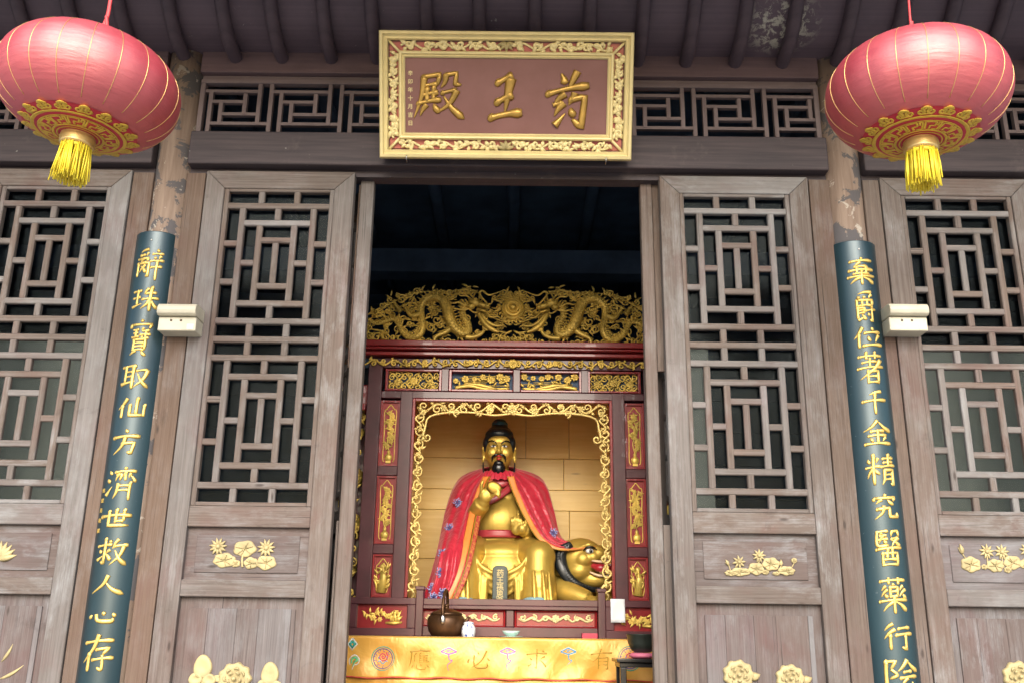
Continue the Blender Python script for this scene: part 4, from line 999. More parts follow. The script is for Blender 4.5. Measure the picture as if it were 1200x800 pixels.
# dragon crest, read off a close look at the carving and mirrored about the sun disc
CX0 = AX-.003; KX = .00570/6.667
def cz(px, py): return (CX0-(1207-px)*KX*1.005, 3.056+(500-py)*KX*1.06)
crest = MB()
def both(fn):
    for s in (1, -1):
        crest.M = None if s == 1 else Matrix.Translation((2*CX0, 0, 0)) @ Matrix.Scale(-1, 4, (1, 0, 0)); fn(crest)
    crest.M = None
YC = YF+.02
def dragon(mb):
    b = [(75, 300, 8), (120, 335, 14), (165, 338, 17), (215, 318, 19), (272, 300, 20), (312, 335, 22), (345, 395, 25), (410, 440, 28), (475, 420, 30), (500, 360, 31), (486, 280, 31), (480, 205, 32), (515, 145, 33), (580, 122, 35), (650, 150, 39), (690, 220, 44), (715, 300, 46), (760, 372, 42), (820, 405, 36), (858, 385, 32), (850, 320, 29), (815, 265, 27), (815, 210, 27), (850, 178, 28), (890, 175, 26)]
    pts = []; rad = []
    C = cr(b, 6)
    for px, py, r in C:
        x, z = cz(px, py); pts.append((x, YC-.012*sin(px*.012), z)); rad.append(r*KX)
    mb.sweep(pts, rad, 12, .85)
    for i in range(2, len(C)-4, 2):          # dorsal spines
        dx, dz = pts[i+1][0]-pts[i-1][0], pts[i+1][2]-pts[i-1][2]; L = sqrt(dx*dx+dz*dz) or 1; nx, nz = -dz/L, dx/L
        p0 = (pts[i][0]+nx*rad[i]*.8, YC-.01, pts[i][2]+nz*rad[i]*.8)
        mb.sweep([p0, (p0[0]+nx*rad[i]*.5-dx/L*.004, YC-.01, p0[2]+nz*rad[i]*.5), (p0[0]+nx*rad[i]*.85-dx/L*.012, YC-.01, p0[2]+nz*rad[i]*.85)], [.0065, .005, .0008], 5, .7)
        for k in (-.55, 0, .55):              # scales
            c = (pts[i][0]+nx*rad[i]*k, YC-.012*sin(C[i][0]*.012)-rad[i]*.85*sqrt(1-k*k)*.98, pts[i][2]+nz*rad[i]*k)
            mb.ell(c, (.0075, .0032, .0075), None, 6, 4)
    # head
    H = lambda px, py: cz(px, py)
    def E(px, py, rx, ry, d=.0, ry3=.02, rot=0):
        x, z = H(px, py); mb.ell((x, YC-.015-d, z), (rx*KX, ry3, ry*KX), Matrix.Rotation(rot, 3, 'Y'), 12, 8)
    E(905, 172, 52, 36, .01, .028, .2); E(965, 195, 56, 22, .012, .024, .25); E(1005, 208, 24, 17, .02, .02); E(965, 238, 48, 11, .006, .018, .30); E(912, 158, 18, 12, .034, .012); E(880, 205, 32, 26, .012, .024); E(1022, 192, 12, 10, .024, .012)
    for pl_, r in (([(880, 150), (840, 120), (790, 118), (770, 92)], 7), ([(905, 140), (870, 110), (850, 70), (800, 60)], 7), ([(870, 195), (820, 190), (780, 170), (735, 180), (700, 160)], 8), ([(868, 215), (820, 232), (770, 225), (720, 215)], 8),
                   ([(995, 245), (1040, 285), (1090, 280), (1120, 300), (1165, 290)], 6), ([(930, 245), (900, 250), (850, 218), (790, 226), (740, 222)], 6), ([(940, 255), (985, 330), (1040, 375), (1100, 400)], 20), ([(960, 262), (1010, 320), (1075, 350), (1140, 345)], 12),
                   ([(1010, 185), (960, 130), (940, 95), (965, 80), (1010, 110), (1060, 100), (1125, 75)], 8), ([(890, 140), (905, 100), (930, 70)], 6)):
        mb.sweep([(x, YC-.02, z) for x, z in (H(*p) for p in cr(pl_, 5))], [r*KX*.9, r*KX*1.15, r*KX, r*KX*.35], 7, .8)
    # legs and claws
    for pl_ in ([(720, 380), (670, 410), (610, 440), (600, 480)], [(840, 440), (900, 440), (960, 415), (985, 385)], [(330, 250), (300, 215), (275, 180)], [(480, 260), (420, 280), (385, 250), (360, 210)]):
        c = [H(*p) for p in cr(pl_, 5)]; mb.sweep([(x, YC-.018, z) for x, z in c], [26*KX, 20*KX, 15*KX, 12*KX], 8, .8)
        ex, ez = c[-1]; a0 = atan2(ez-c[-4][1], ex-c[-4][0])
        for k in (-.9, -.3, .3, .9): leafs(mb, (ex, ez), a0+k, .030, .0065, YC-.018, .8, .6*k)
    # clouds, flames and leaf scrolls filling the ground
    R = random.Random(21)
    cl = [(240, 150, 34, 0), (178, 195, 28, 1), (130, 250, 30, 2), (330, 150, 30, 3), (390, 110, 26, 1), (440, 85, 30, 0), (480, 75, 22, 2), (525, 180, 34, 4), (610, 305, 40, 1), (565, 365, 30, 3), (640, 350, 26, 2), (150, 445, 40, 0), (100, 440, 26, 3), (255, 455, 32, 1), (205, 480, 24, 2), (330, 470, 22, 2), (1075, 440, 42, 4), (1135, 430, 30, 1), (955, 322, 30, 2), (700, 95, 30, 0), (770, 85, 26, 2), (860, 62, 26, 1), (820, 95, 22, 4), (1130, 80, 30, 3), (1060, 125, 24, 0), (1150, 305, 34, 5), (1100, 330, 24, 2), (1170, 465, 32, 1), (1045, 475, 26, 0), (930, 480, 28, 3), (880, 465, 22, 1), (410, 225, 30, 1), (430, 300, 24, 2), (400, 340, 22, 4), (620, 210, 26, 1), (590, 250, 28, 0), (1090, 200, 22, 2), (1075, 250, 24, 1), (300, 110, 18, 2), (90, 370, 26, 2), (220, 395, 30, 3), (225, 240, 26, 0), (545, 470, 26, 1), (700, 470, 26, 0), (760, 480, 22, 2), (1180, 130, 24, 1), (650, 85, 22, 2), (590, 80, 22, 1)]
    for px, py, r, a in cl:
        x, z = H(px, py); mb.sweep(spiral(x, z, r*KX, 1.3, a, R.choice((-1, 1)), YC-.006, .12), [.0055, .006, .005, .0085], 6, .9)
        for k in range(2): leafs(mb, (x+R.uniform(-1, 1)*r*KX, z+R.uniform(-1, 1)*r*KX), R.uniform(0, 6.3), R.uniform(.035, .06), .0075, YC, .8, R.uniform(-1.2, 1.2))
    for pl_ in ([(75, 420), (150, 470), (300, 480), (420, 482)], [(430, 480), (560, 488), (700, 485), (860, 478), (1000, 488), (1200, 485)], [(80, 260), (160, 215), (240, 180), (330, 130), (430, 95), (520, 80)], [(520, 80), (620, 82), (720, 75), (830, 62), (930, 72)],
                [(100, 380), (200, 400), (250, 440)], [(540, 330), (600, 340), (680, 330)], [(1000, 340), (1080, 380), (1180, 400)], [(1040, 130), (1110, 150), (1180, 120)], [(330, 200), (400, 170), (460, 190)], [(1120, 440), (1160, 400), (1200, 380)], [(1040, 280), (1110, 300), (1170, 330), (1200, 330)]):
        mb.sweep([(x, YC+.004, z) for x, z in (H(*p) for p in cr(pl_, 6))], [.004, .008, .0065, .008, .004], 6, .8)
both(dragon)
def ground_clouds(mb):
    R = random.Random(77); top = [(70, 235), (200, 150), (330, 105), (450, 72), (560, 68), (700, 70), (860, 52), (1000, 85), (1207, 60)]
    n = 0
    while n < 120:
        px = R.uniform(75, 1205); py = R.uniform(50, 490)
        for (a, ta), (b_, tb_) in zip(top, top[1:]):
            if a <= px <= b_: tp = ta+(tb_-ta)*(px-a)/(b_-a)
        if py < tp+22: continue
        n += 1; x, z = cz(px, py); r = R.uniform(.017, .028)
        mb.sweep(spiral(x, z, r, 1.2, R.uniform(0, 6.3), R.choice((-1, 1)), YC+.012, .15, 14), [.0045, .006, .0055, .008], 5, .9)
        leafs(mb, (x, z), R.uniform(0, 6.3), R.uniform(.04, .07), .0085, YC+.012, .8, R.uniform(-1.2, 1.2))
both(ground_clouds)
dz = 3.316
def disc(r0, r1, d0, d1, k=40):
    V = []; 
    for r, d in ((r0, d0), (r1, d1)): V += [(CX0+r*cos(2*pi*i/k), YC-d, dz+r*sin(2*pi*i/k)) for i in range(k)]
    crest.add(V, [(i, (i+1) % k, k+(i+1) % k, k+i) for i in range(k)], smooth=True)
pr = [(.0, .062), (.012, .060), (.020, .050), (.024, .040), (.030, .046), (.037, .046), (.041, .034), (.047, .038), (.056, .036), (.060, .024), (.066, .028), (.076, .022), (.080, -.01)]
for i in range(len(pr)-1): disc(pr[i][0], pr[i+1][0], pr[i][1], pr[i+1][1])
for i in range(22):
    a = 2*pi*i/22; leafs(crest, (CX0+.078*cos(a), dz+.078*sin(a)), a+.3, .034, .009, YC-.002, .8, .9)
for px, py in ((1207, 480), (1160, 455), (1254, 455), (1207, 440)):
    x, z = cz(px, py); crest.sweep(spiral(x, z, .022, 1.1, pi/2, 1 if px > 1207 else -1, YC-.008), .006, 6)
crest.build('dragon_crest', M['gold'], shrine)
# niche: pine plank back, sides, ceiling, floor
M['pine'] = None
def pine():
    t = NT('yellow pine planks'); g = t.coord('UV', (1, 14, 1)); ob = t.coord('Object')
    n1 = t.noise(g, 2.0, 6, .6, .8); n2 = t.noise(ob, 2.4, 4)
    c = t.mix(t.ramp(n1, [(.3, 0.0), (.75, 1.0)]), (.74, .49, .12), (.86, .63, .22))
    c = t.mix(t.ramp(n2, [(.45, 0.0), (.7, .55)]), c, (.60, .36, .07))
    vo = t.n('TexVoronoi'); t.set(vo.inputs['Vector'], t.coord('UV', (1.3, 6, 1))); vo.inputs['Scale'].default_value = 1.5
    c = t.mix(t.ramp(vo.outputs['Distance'], [(.03, .7), (.10, 0.0)]), c, (.16, .08, .03))
    t.p(Base_Color=c, Roughness=.38, Specular_IOR_Level=.5); t.bump(n1, .12, .003); return t.m
M['pine'] = pine()
YB = YF+.92
rows_ = [(1.42, 1.735), (1.737, 2.085), (2.087, 2.235), (2.237, 2.465), (2.467, 2.80)]
for (z0, z1), cuts in zip(rows_, ([0.1], [.42], [-.9], [.38], [.10, .42])):
    xs = [AX-.72]+[AX+c for c in cuts if abs(c) < .7]+[AX+.72]
    for i in range(len(xs)-1): ab('back_plank', M['pine'], (xs[i]+.001, xs[i+1]-.001, YB, YB+.02, z0, z1, 0), bv=.003)
for s in (-1, 1):
    a, b = sorted((AX+s*.70, AX+s*.72)); ab('niche_side', M['pine'], (a, b, YF+.09, YB, 1.42, 2.78), bv=0)
ab('niche_ceiling', M['pine'], (AX-.72, AX+.72, YF+.08, YB+.02, 2.80, 2.83), bv=0)
ab('niche_floor', M['lacquer_dark'], (AX-.95, AX+.95, YF-.10, YB+.02, 1.385, 1.424))
ab('shrine_back', M['dark'], (AX-1.0, AX+1.0, YB+.022, YB+.05, 1.2, 3.0), bv=0)
# red inner edge and gilded vine spandrel round the niche
q = MB()
q.box(AX-.650, AX-.632, YF-.006, YF+.07, 1.43, 2.688); q.box(AX+.632, AX+.650, YF-.006, YF+.07, 1.43, 2.688); q.box(AX-.632, AX+.632, YF-.006, YF+.07, 2.670, 2.688)
bevel(q.build('niche_edge', M['lacquer'], shrine), .003)
q = MB(); yv = YF+.02
for s in (-1, 1):
    vine(q, (AX, 2.632), (AX+s*.62, 2.632), .085, yv, 7, .0075, .34, .55, 11)
    q.sweep([(x, yv, z) for x, z in cr([(AX, 2.600), (AX+s*.12, 2.586), (AX+s*.26, 2.602), (AX+s*.42, 2.600), (AX+s*.54, 2.57), (AX+s*.565, 2.50), (AX+s*.578, 2.44)], 6)], [.009, .007, .009, .008, .012], 6)
    q.sweep(spiral(AX+s*.55, 2.435, .030, 1.2, 0 if s > 0 else pi, -s, yv), [.007, .007, .011], 6)
    q.sweep(spiral(AX+s*.36, 2.600, .026, 1.2, -pi/2, s, yv), [.007, .007, .012], 6)
    # hanging scrolls down the sides
    zz = 2.60; k = 0; R = random.Random(4)
    while zz > 1.50:
        sg = 1 if k % 2 else -1; xx = AX+s*(.600-.004*k*0)
        q.sweep(spiral(xx+sg*.008, zz-.04, .040, 1.15, pi/2 if sg > 0 else -pi/2+pi, sg, yv), [.005, .0072, .0065, .010], 6)
        q.sweep([(x, yv, z) for x, z in cr([(xx-sg*.02, zz), (xx+sg*.030, zz-.04), (xx-sg*.010, zz-.09), (xx+sg*.012, zz-.12)], 5)], [.004, .008, .007, .004], 6)
        for j in range(3): leafs(q, (xx+R.uniform(-.02, .02), zz-.02-.025*j), R.uniform(0, 6.3), .042, .0085, yv-.004, .7, R.uniform(-1, 1))
        zz -= .088; k += 1
flower(q, AX, 2.628, .036, yv-.008, 8, 2)
for s in (-1, 1):
    for x, z, r in ((.15, 2.615, .026), (.45, 2.63, .026), (.58, 2.60, .022), (.32, 2.65, .02)): flower(q, AX+s*x, z, r, yv-.006, 6, 2)
q.build('vine_spandrel', M['gold_frame2'] if 'gold_frame2' in M else M['gold'], shrine)
# base: rail panels with running scrolls, corner pedestals
YBASE = YF-.10
ab('base_rail', M['lacquer_dark'], (AX-.57, AX+.53, YBASE-.02, YBASE+.10, 1.362, 1.384)); ab('base_rail', M['lacquer_dark'], (AX-.57, AX+.53, YBASE, YBASE+.08, 1.205, 1.262))
for x0, x1 in ((-.57, -.052), (.004, .50)):
    pn = ab('base_panel', M['lacquer'], (x0, x1, YBASE+.03, YBASE+.06, 1.262, 1.362), bv=0)
    q = MB(); e = .012; mould(q, x0, x1, 1.262, 1.362, .014, [(0, YBASE+.03), (0, YBASE+.012), (.6, YBASE+.008), (1, YBASE+.03)]); q.build('panel_edge', M['lacquer'], pn)
    q = MB(); xm = (x0+x1)/2; y = YBASE+.026
    flower(q, xm, 1.314, .026, y, 8, 2)
    for s in (-1, 1):
        q.sweep([(x, y, z) for x, z in cr([(xm+s*.02, 1.305), (xm+s*.06, 1.325), (xm+s*.10, 1.298), (xm+s*.14, 1.318), (xm+s*.19, 1.298), (xm+s*.225, 1.312)], 6)], [.008, .010, .006, .010, .006, .004], 6)
        for dx, a in ((.065, 0), (.13, 2), (.2, 1)): q.sweep(spiral(xm+s*dx, 1.318, .018, 1.1, a, s, y-.003), [.006, .008], 6)
    q.build('gold_carving', M['gold_frame'], pn)
ab('muntin', M['lacquer_dark'], (-.048, .0, YBASE+.004, YBASE+.07, 1.263, 1.361))
for s in (-1, 1):
    xi = -.545 if s < 0 else .503; xo = xi+s*.045
    a, b = sorted((xi, xo)); ab('newel', M['lacquer_dark'], (a, b, YBASE-.045, YBASE+.06, 1.203, 1.470), (a-.006, b+.006, YBASE-.05, YBASE+.066, 1.470, 1.492))
    a, b = sorted((xo, xo+s*.40)); yp = YBASE-.04
    ped = ab('pedestal', M['lacquer_dark'], (a, b, yp, yp+.14, 1.203, 1.248), (a, b, yp, yp+.14, 1.384, 1.424), (a, a+.05, yp+.001, yp+.139, 1.248, 1.384), (b-.05, b, yp+.001, yp+.139, 1.248, 1.384))
    pn = ab('pedestal_panel', M['lacquer'], (a+.05, b-.05, yp+.03, yp+.08, 1.248, 1.384), bv=0, parent=ped)
    q = MB(); xm = (a+b)/2; zc = 1.318; y = yp+.026; R = random.Random(9+s)
    for i in range(8): flower(q, xm+s*(-.09+i*.02)*1+R.uniform(-.008, .008), zc+R.uniform(-.022, .022), R.uniform(.014, .022), y, 6, 2)
    for i in range(16): leafs(q, (xm+R.uniform(-.11, .08), zc+R.uniform(-.03, .03)), R.uniform(0, 6.3), .036, .007, y, .6, R.uniform(-.6, .6))
    q.sweep([(xm+.02, y, zc-.04), (xm+.07, y, zc-.042), (xm+.12, y, zc-.036)], [.006, .011, .005], 6)
    for aa, L in ((1.3, .075), (1.9, .06), (.9, .05)): leafs(q, (xm+.085, zc-.035), aa, L, .012, y, .6, -.3)
    q.ell((xm+.10, y, zc+.01), (.010, .008, .012)); q.build('gold_carving', M['gold'], pn)
# flanking dragon pillars and brackets
for s in (-1, 1):
    xp = AX+s*1.045; yp = YF+.14
    q = MB(); q.lathe([(.045, 1.2), (.045, 2.62)], (xp, yp, 0), 16); q.build('pillar', M['lacquer'], shrine)
    q = MB(); R = random.Random(31+s); pts = []
    for i in range(90):
        t = i/89; a = t*2*pi*3.2+s; pts.append((xp+.052*cos(a), yp+.052*sin(a), 1.55+.95*t))
    q.sweep(pts, [.014, .026, .030, .032, .030, .024, .02], 8)
    for i in range(60):
        a = R.uniform(pi, 2*pi); zz = R.uniform(1.45, 2.6)
        q.sweep(spiral(xp+.055*cos(a), zz, R.uniform(.018, .032), 1.2, R.uniform(0, 6), R.choice((-1, 1)), yp-.062-.01*R.random()), [.006, .006, .009], 5)
        leafs(q, (xp+R.uniform(-.05, .05), zz), R.uniform(0, 6.3), .05, .009, yp-.06, .8, R.uniform(-1, 1))
    q.build('coiled_dragon', M['gold'], shrine)
    q = MB(); a, b = sorted((AX+s*.955, AX+s*1.16)); q.box(a, b, YF-.03, YF+.2, 2.60, 2.645); q.box(a, b, YF+.05, YF+.15, 2.645, 2.79)
    br = bevel(q.build('bracket', M['lacquer'], shrine), .005)
    q = MB(); xm = (a+b)/2
    q.sweep([(xm-.06, YF+.02, 2.66), (xm-.03, YF+.0, 2.70), (xm, YF+.0, 2.74), (xm+.03, YF, 2.77)], [.02, .036, .03, .012], 8, .7)
    for i in range(8): leafs(q, (xm+.0, 2.70), .3+i*.35, .075, .012, YF-.01, .8, .4)
    q.build('gold_bird', M['gold'], br)
    q = MB(); q.box(a, b, YF+.16, YF+.2, 1.2, 2.60); q.build('wing_panel', M['lacquer_dark'], shrine)
# ================================================================== ALTAR TABLE, CLOTHS, THINGS ON IT
tb = thing('altar_table', 'long dark red altar table under the yellow silk frontal', 'table', (AX, 1.3, .25))
ab('tabletop', M['lacquer_dark'], (AX-1.2, AX+1.2, 1.08, YB-.0, 1.166, 1.196), parent=tb)
for x in (-1.1, 1.05):
    for y in (1.16, 2.4): ab('leg', M['lacquer_dark'], (AX+x-.04, AX+x+.04, y-.04, y+.04, .25, 1.165), parent=tb)
ab('under_board', M['dark'], (AX-1.1, AX+1.1, 1.5, 1.53, .3, 1.16), parent=tb)
M['silk'] = None
def silk():
    t = NT('orange gold satin'); ob = t.coord('Object'); n = t.noise(t.coord('Object', (1, 1, .5)), 14, 3, .5, 1.2); n2 = t.noise(ob, 4.5, 3, .5, 1.5)
    c = t.mix(t.ramp(n2, [(.35, 0.0), (.68, 1.0)]), (.60, .29, .04), (.68, .37, .07))
    t.p(Base_Color=c, Roughness=.36, Metallic=.15, Specular_IOR_Level=.6, Sheen_Weight=.3, Sheen_Tint=(1, .85, .5, 1)); t.bump(t.math('ADD', n, t.math('MULTIPLY', n2, 1.5)), .32, .012); return t.m
M['silk'] = silk()
YT = 1.05
def cloth_y(x, z, z0): 
    d = (z0-z); return YT-.008-.035*d*(1+.6*sin(x*9+1)+.5*sin(x*17+d*9))-.006*sin(x*31+d*14)*min(d*6, 1)-.005*sin(x*7-d*25)
def cloth(name, label, z0, z1, yo, group=None):
    root = thing(name, label, 'cloth', (AX, YT, z1), group); G = []
    nx, nz = 160, 22
    if z0 > 1.19: G.append([(AX-1.19+2.38*i/nx, YT+.06, z0+.0025) for i in range(nx+1)])
    for j in range(nz+1):
        z = z0-(z0-z1)*j/nz; G.append([(AX-1.19+2.38*i/nx, cloth_y(AX-1.19+2.38*i/nx, z, z0)-yo, z+.0035*sin(i*.37)*(j/nz)) for i in range(nx+1)])
    q = MB(); q.grid(G); o = q.build('silk_frontal', M['silk'], root, fix=False); kk = o.modifiers.new('solid', 'SOLIDIFY'); kk.thickness = .003
    return root, o
fr1, fr1m = cloth('altar_frontal', 'yellow silk altar frontal embroidered with four characters and clouds', 1.1985, .985, .012)
fr2, fr2m = cloth('lower_frontal', 'second orange silk frontal hanging below the hem of the upper one', .995, .32, .0)
q = MB(); q.sweep([(AX-1.19+2.38*i/120, cloth_y(AX-1.19+2.38*i/120, .986, 1.1985)-.014, .986+.0035*sin(i*.49)) for i in range(121)], .0028, 5); q.build('hem', M['orange'] if 'orange' in M else M['cord'], fr1)
def cplace(x, z): return (x, cloth_y(x, z, 1.1985)-.0145, z), (0, -1, 0)
M['emb_gold'] = simple('gold thread', (.30, .19, .012), .5); M['emb_teal'] = simple('teal thread', (.03, .30, .24), .6); M['emb_purple'] = simple('purple thread', (.45, .08, .40), .6)
M['emb_blue'] = simple('blue thread', (.05, .28, .50), .6); M['emb_white'] = simple('pale thread', (.62, .66, .62), .6); M['emb_red'] = simple('red thread', (.55, .03, .10), .6); M['emb_navy'] = simple('navy thread', (.06, .08, .24), .6); M['emb_green'] = simple('green thread', (.12, .42, .18), .6)
def E_(name, mat, paths, parent=fr1):
    q = MB()
    for pts, r in paths:
        q.sweep([cplace(x, z)[0] for x, z in pts], r, 5, .35)
    return q.build(name, mat, parent)
def cxz(px, py): v = at(px, py, YT-.02); return v.x, v.z
for c, px in (('應', 492), ('必', 561), ('求', 629), ('有', 705)):
    x, z = cxz(px, 772); q = MB(); brush(q, c, x, z, .112, .0046, cplace, 1.15, 0, 5, .35); q.build('embroidered_character', M['emb_gold'], fr1)
for px, m_ in ((526, 'emb_purple'), (595, 'emb_purple'), (666, 'emb_blue')):
    x, z = cxz(px, 763); P = [[(x-.043, z), (x-.02, z+.010), (x, z+.018), (x+.02, z+.010), (x+.043, z)], [(x-.043, z), (x-.02, z-.007), (x, z-.012), (x+.02, z-.007), (x+.043, z)]]
    E_('embroidered_cloud', M[m_], [(cr(p_, 4), .004) for p_ in P]+[([(x+.012*cos(t*.5)*(1-t/16), z+.002+.008*sin(t*.5)*(1-t/16)) for t in range(15)], .003), (cr([(x, z-.015), (x+.004, z-.04), (x+.020, z-.046), (x+.004, z-.06), (x-.006, z-.072), (x+.002, z-.10)], 4), [.004, .003, .0015])])
    E_('cloud_outline', M['emb_white'], [(cr([(a, b+(.006 if i == 0 else -.006)) for a, b in p_], 4), .002) for i, p_ in enumerate(P)])
for px in (449, 738):
    x, z = cxz(px, 771); circ = lambda r, k=40: [(x+r*cos(2*pi*i/k), z+r*sin(2*pi*i/k)) for i in range(k+1)]
    E_('roundel_ring', M['emb_teal'], [(circ(.062), .0035)]); E_('roundel_ring', M['emb_navy'], [(circ(.052), .0035)]+[([(x+.045*cos(2*pi*i/9)+.008*cos(t), z+.045*sin(2*pi*i/9)+.008*sin(t)) for t in range(6)], .0026) for i in range(9)])
    E_('roundel_flower', M['emb_red'], [([(x+.006*cos(t*.9)*t*.32, z+.010+.006*sin(t*.9)*t*.32) for t in range(16)], .0045)]); E_('roundel_ring', M['cord'], [(circ(.036), .002)])
    E_('roundel_leaves', M['emb_blue'], [([(x-.028+.006*i, z-.020+.008*sin(i)) for i in range(10)], .0035), ([(x-.026, z), (x-.018, z+.014)], .004), ([(x+.026, z-.002), (x+.018, z+.012)], .004)]); E_('roundel_leaves', M['emb_white'], [([(x-.02, z-.008), (x, z-.014), (x+.02, z-.006)], .003)])
x, z = cxz(413, 754); E_('diamond_motif', M['emb_white'], [([(x, z+.030), (x+.026, z), (x, z-.030), (x-.026, z), (x, z+.030)], .005)]); E_('diamond_motif', M['emb_teal'], [([(x, z+.016), (x+.014, z), (x, z-.016), (x-.014, z), (x, z+.016)], .009)])
x, z = cxz(415, 774); E_('leaf_motif', M['emb_white'], [(cr([(x-.02, z-.02), (x-.026, z+.008), (x, z+.032), (x+.028, z+.01), (x+.022, z-.016), (x+.002, z-.022), (x-.006, z-.045)], 4), .004)]); E_('leaf_motif', M['emb_green'], [(cr([(x-.012, z-.012), (x-.012, z+.008), (x+.004, z+.018), (x+.018, z+.004), (x+.004, z-.006), (x-.004, z-.03)], 4), [.006, .009, .009, .004])])
# brass pot with lid and handle
def px_w(px, Y): return at(px, 742, Y).x
p0 = at(522, 742, 1.20); pot = thing('bronze_pot', 'round brown bronze pot with an upright handle beside the blue and white jar', 'pot', (p0.x, 1.20, 1.197))
cxp, cyp, zt = p0.x, 1.22, 1.197
q = MB(); q.lathe([(.055, .0), (.082, .010), (.100, .038), (.108, .075), (.108, .100), (.098, .118), (.086, .126), (.0, .126)], (cxp, cyp, zt), 36); q.build('body', M['brass'], pot)
q = MB(); q.lathe([(.090, .124), (.094, .130), (.080, .140), (.045, .154), (.014, .160), (.012, .172), (.018, .178), (.010, .186), (.0, .188)], (cxp, cyp, zt), 32); q.build('lid', M['brass'], pot)
q = MB(); q.sweep(cr([(cxp-.012, cyp-.10, zt+.118), (cxp-.014, cyp-.095, zt+.17), (cxp-.010, cyp-.06, zt+.235), (cxp-.004, cyp, zt+.262), (cxp, cyp+.06, zt+.235), (cxp, cyp+.10, zt+.12)], 6), .009, 8); q.build('handle', M['brass'], pot)
q = MB(); q.ell((cxp-.012, cyp-.112, zt+.098), (.016, .010, .026)); q.build('handle_boss', M['steel'], pot)
q = MB(); q.sweep([(cxp+.10, cyp, zt+.08), (cxp+.122, cyp, zt+.10), (cxp+.13, cyp, zt+.118)], [.014, .010, .008], 10); q.build('spout', M['brass'], pot)
def jar_mat():
    t = NT('blue and white porcelain'); ob = t.coord('Object'); v = t.n('TexVoronoi'); t.set(v.inputs['Vector'], ob); v.inputs['Scale'].default_value = 42; n = t.noise(ob, 55, 3, .6)
    c = t.mix(t.ramp(t.math('ADD', v.outputs['Distance'], t.math('MULTIPLY', n, .5)), [(.50, 1.0), (.56, 0.0)]), (.72, .76, .80), (.05, .10, .42))
    t.p(Base_Color=c, Roughness=.15, Coat_Weight=.5); return t.m
M['jar'] = jar_mat()
p0 = at(549, 743, 1.16); jar = thing('porcelain_jar', 'small blue and white porcelain jar between pot and celadon bowl', 'jar', (p0.x, 1.16, 1.197))
q = MB(); q.lathe([(.030, 0), (.036, .006), (.040, .03), (.040, .052), (.034, .066), (.027, .072), (.028, .076), (.030, .080), (.026, .086), (.012, .090), (0, .091)], (p0.x, 1.16, 1.197), 28); q.build('body', M['jar'], jar)
p0 = at(599, 743, 1.15); bowl = thing('celadon_dish', 'pale celadon bowl on a saucer standing on the table edge', 'dish', (p0.x, 1.15, 1.197))
q = MB(); q.lathe([(.030, 0), (.034, .003), (.066, .010), (.070, .013), (.060, .0125), (.0, .009)], (p0.x, 1.15, 1.197), 32); q.build('saucer', M['celadon'], bowl)
q = MB(); q.lathe([(.022, .012), (.026, .014), (.046, .030), (.052, .042), (.049, .042), (.03, .022), (0, .018)], (p0.x, 1.15, 1.197), 32); q.build('bowl', M['celadon'], bowl)
p0 = at(691, 742, 1.2); bx = MB(); bx.box(p0.x-.045, p0.x+.045, 1.18, 1.24, 1.197, 1.232); rb_ = bevel(bx.build('red_box', M['boxred'] if 'boxred' in M else simple('red card box', (.45, .03, .07), .45), None), .004); tag(rb_, 'small red box lying by the right newel post', 'box')
p0 = at(724, 715, YBASE-.045); q = MB(); hw, hh = .043, .068
q.grid([[(p0.x-hw+2*hw*i/6, YBASE-.044-.004*sin(i*.8+j*.5)-.006*(j/6)**2, p0.z+hh-2*hh*j/6) for i in range(7)] for j in range(7)])
pp = q.build('paper_sheet', M['paper'], None, fix=False); kk = pp.modifiers.new('solid', 'SOLIDIFY'); kk.thickness = .0015; tag(pp, 'blank white paper stuck to the shrine pedestal right of the tiger', 'paper')
# incense bowl on its pink cushion and black stand, near the right leaf
st = thing('incense_stand', 'black wooden stand under the dark bowl at the right door leaf', 'stand', (.69, .66, .25))
ab('top', M['black'], (.520, .86, .58, .86, 1.090, 1.108), (.535, .845, .60, .84, 1.066, 1.089), parent=st)
for x in (.555, .825):
    for y in (.62, .82): ab('leg', M['black'], (x-.016, x+.016, y-.016, y+.016, .25, 1.066), parent=st)
cs = thing('pink_cushion', 'round pink cushion beneath the dark bronze bowl', 'cushion', (.665, .70, 1.109))
q = MB(); q.lathe([(.05, 0), (.066, .008), (.068, .016), (.060, .026), (.0, .028)], (.665, .70, 1.109), 28); q.build('ring', M['pink'], cs)
ib = thing('bronze_bowl', 'dark green bronze bowl sitting on a pink cushion', 'bowl', (.665, .70, 1.137))
q = MB(); q.lathe([(.040, 0), (.058, .012), (.074, .045), (.080, .085), (.083, .088), (.080, .091), (.074, .088), (.066, .05), (.04, .02), (0, .014)], (.665, .70, 1.1375), 36); q.build('bowl', M['pewter'], ib)
# ================================================================== SEATED STATUE
YS = 2.06
def S(px, py, d=0.0): v = at(px, py, YS+d); return (v.x, v.y, v.z)
PX = .00556
st_ = thing('deity_statue', 'gilded seated figure with black beard and red cape inside the shrine', 'statue', S(585, 705, 0))
b = MB(); b.hi = True
def cap(pts, rad, n=14):
    b.sweep(pts, rad, n, 1, (0, -1, .01))
    for p, r in ((pts[0], rad[0]), (pts[-1], rad[-1])): b.ell(p, r, None, 14, 9)
def C3(*a): return cr(a, 5)
FL = 1.427
# trunk: belly, chest, shoulders, neck
b.ell(S(585, 612, -.02), (.205, .165, .19)); b.ell(S(585, 585, .02), (.185, .14, .15)); b.ell(S(585, 635, .0), (.215, .175, .10))
cap(C3(S(553, 572, .05), S(585, 560, .05), S(617, 572, .05)), [.065]*11)
cap([S(585, 565, .03), S(585, 543, .0)], [.075, .062])
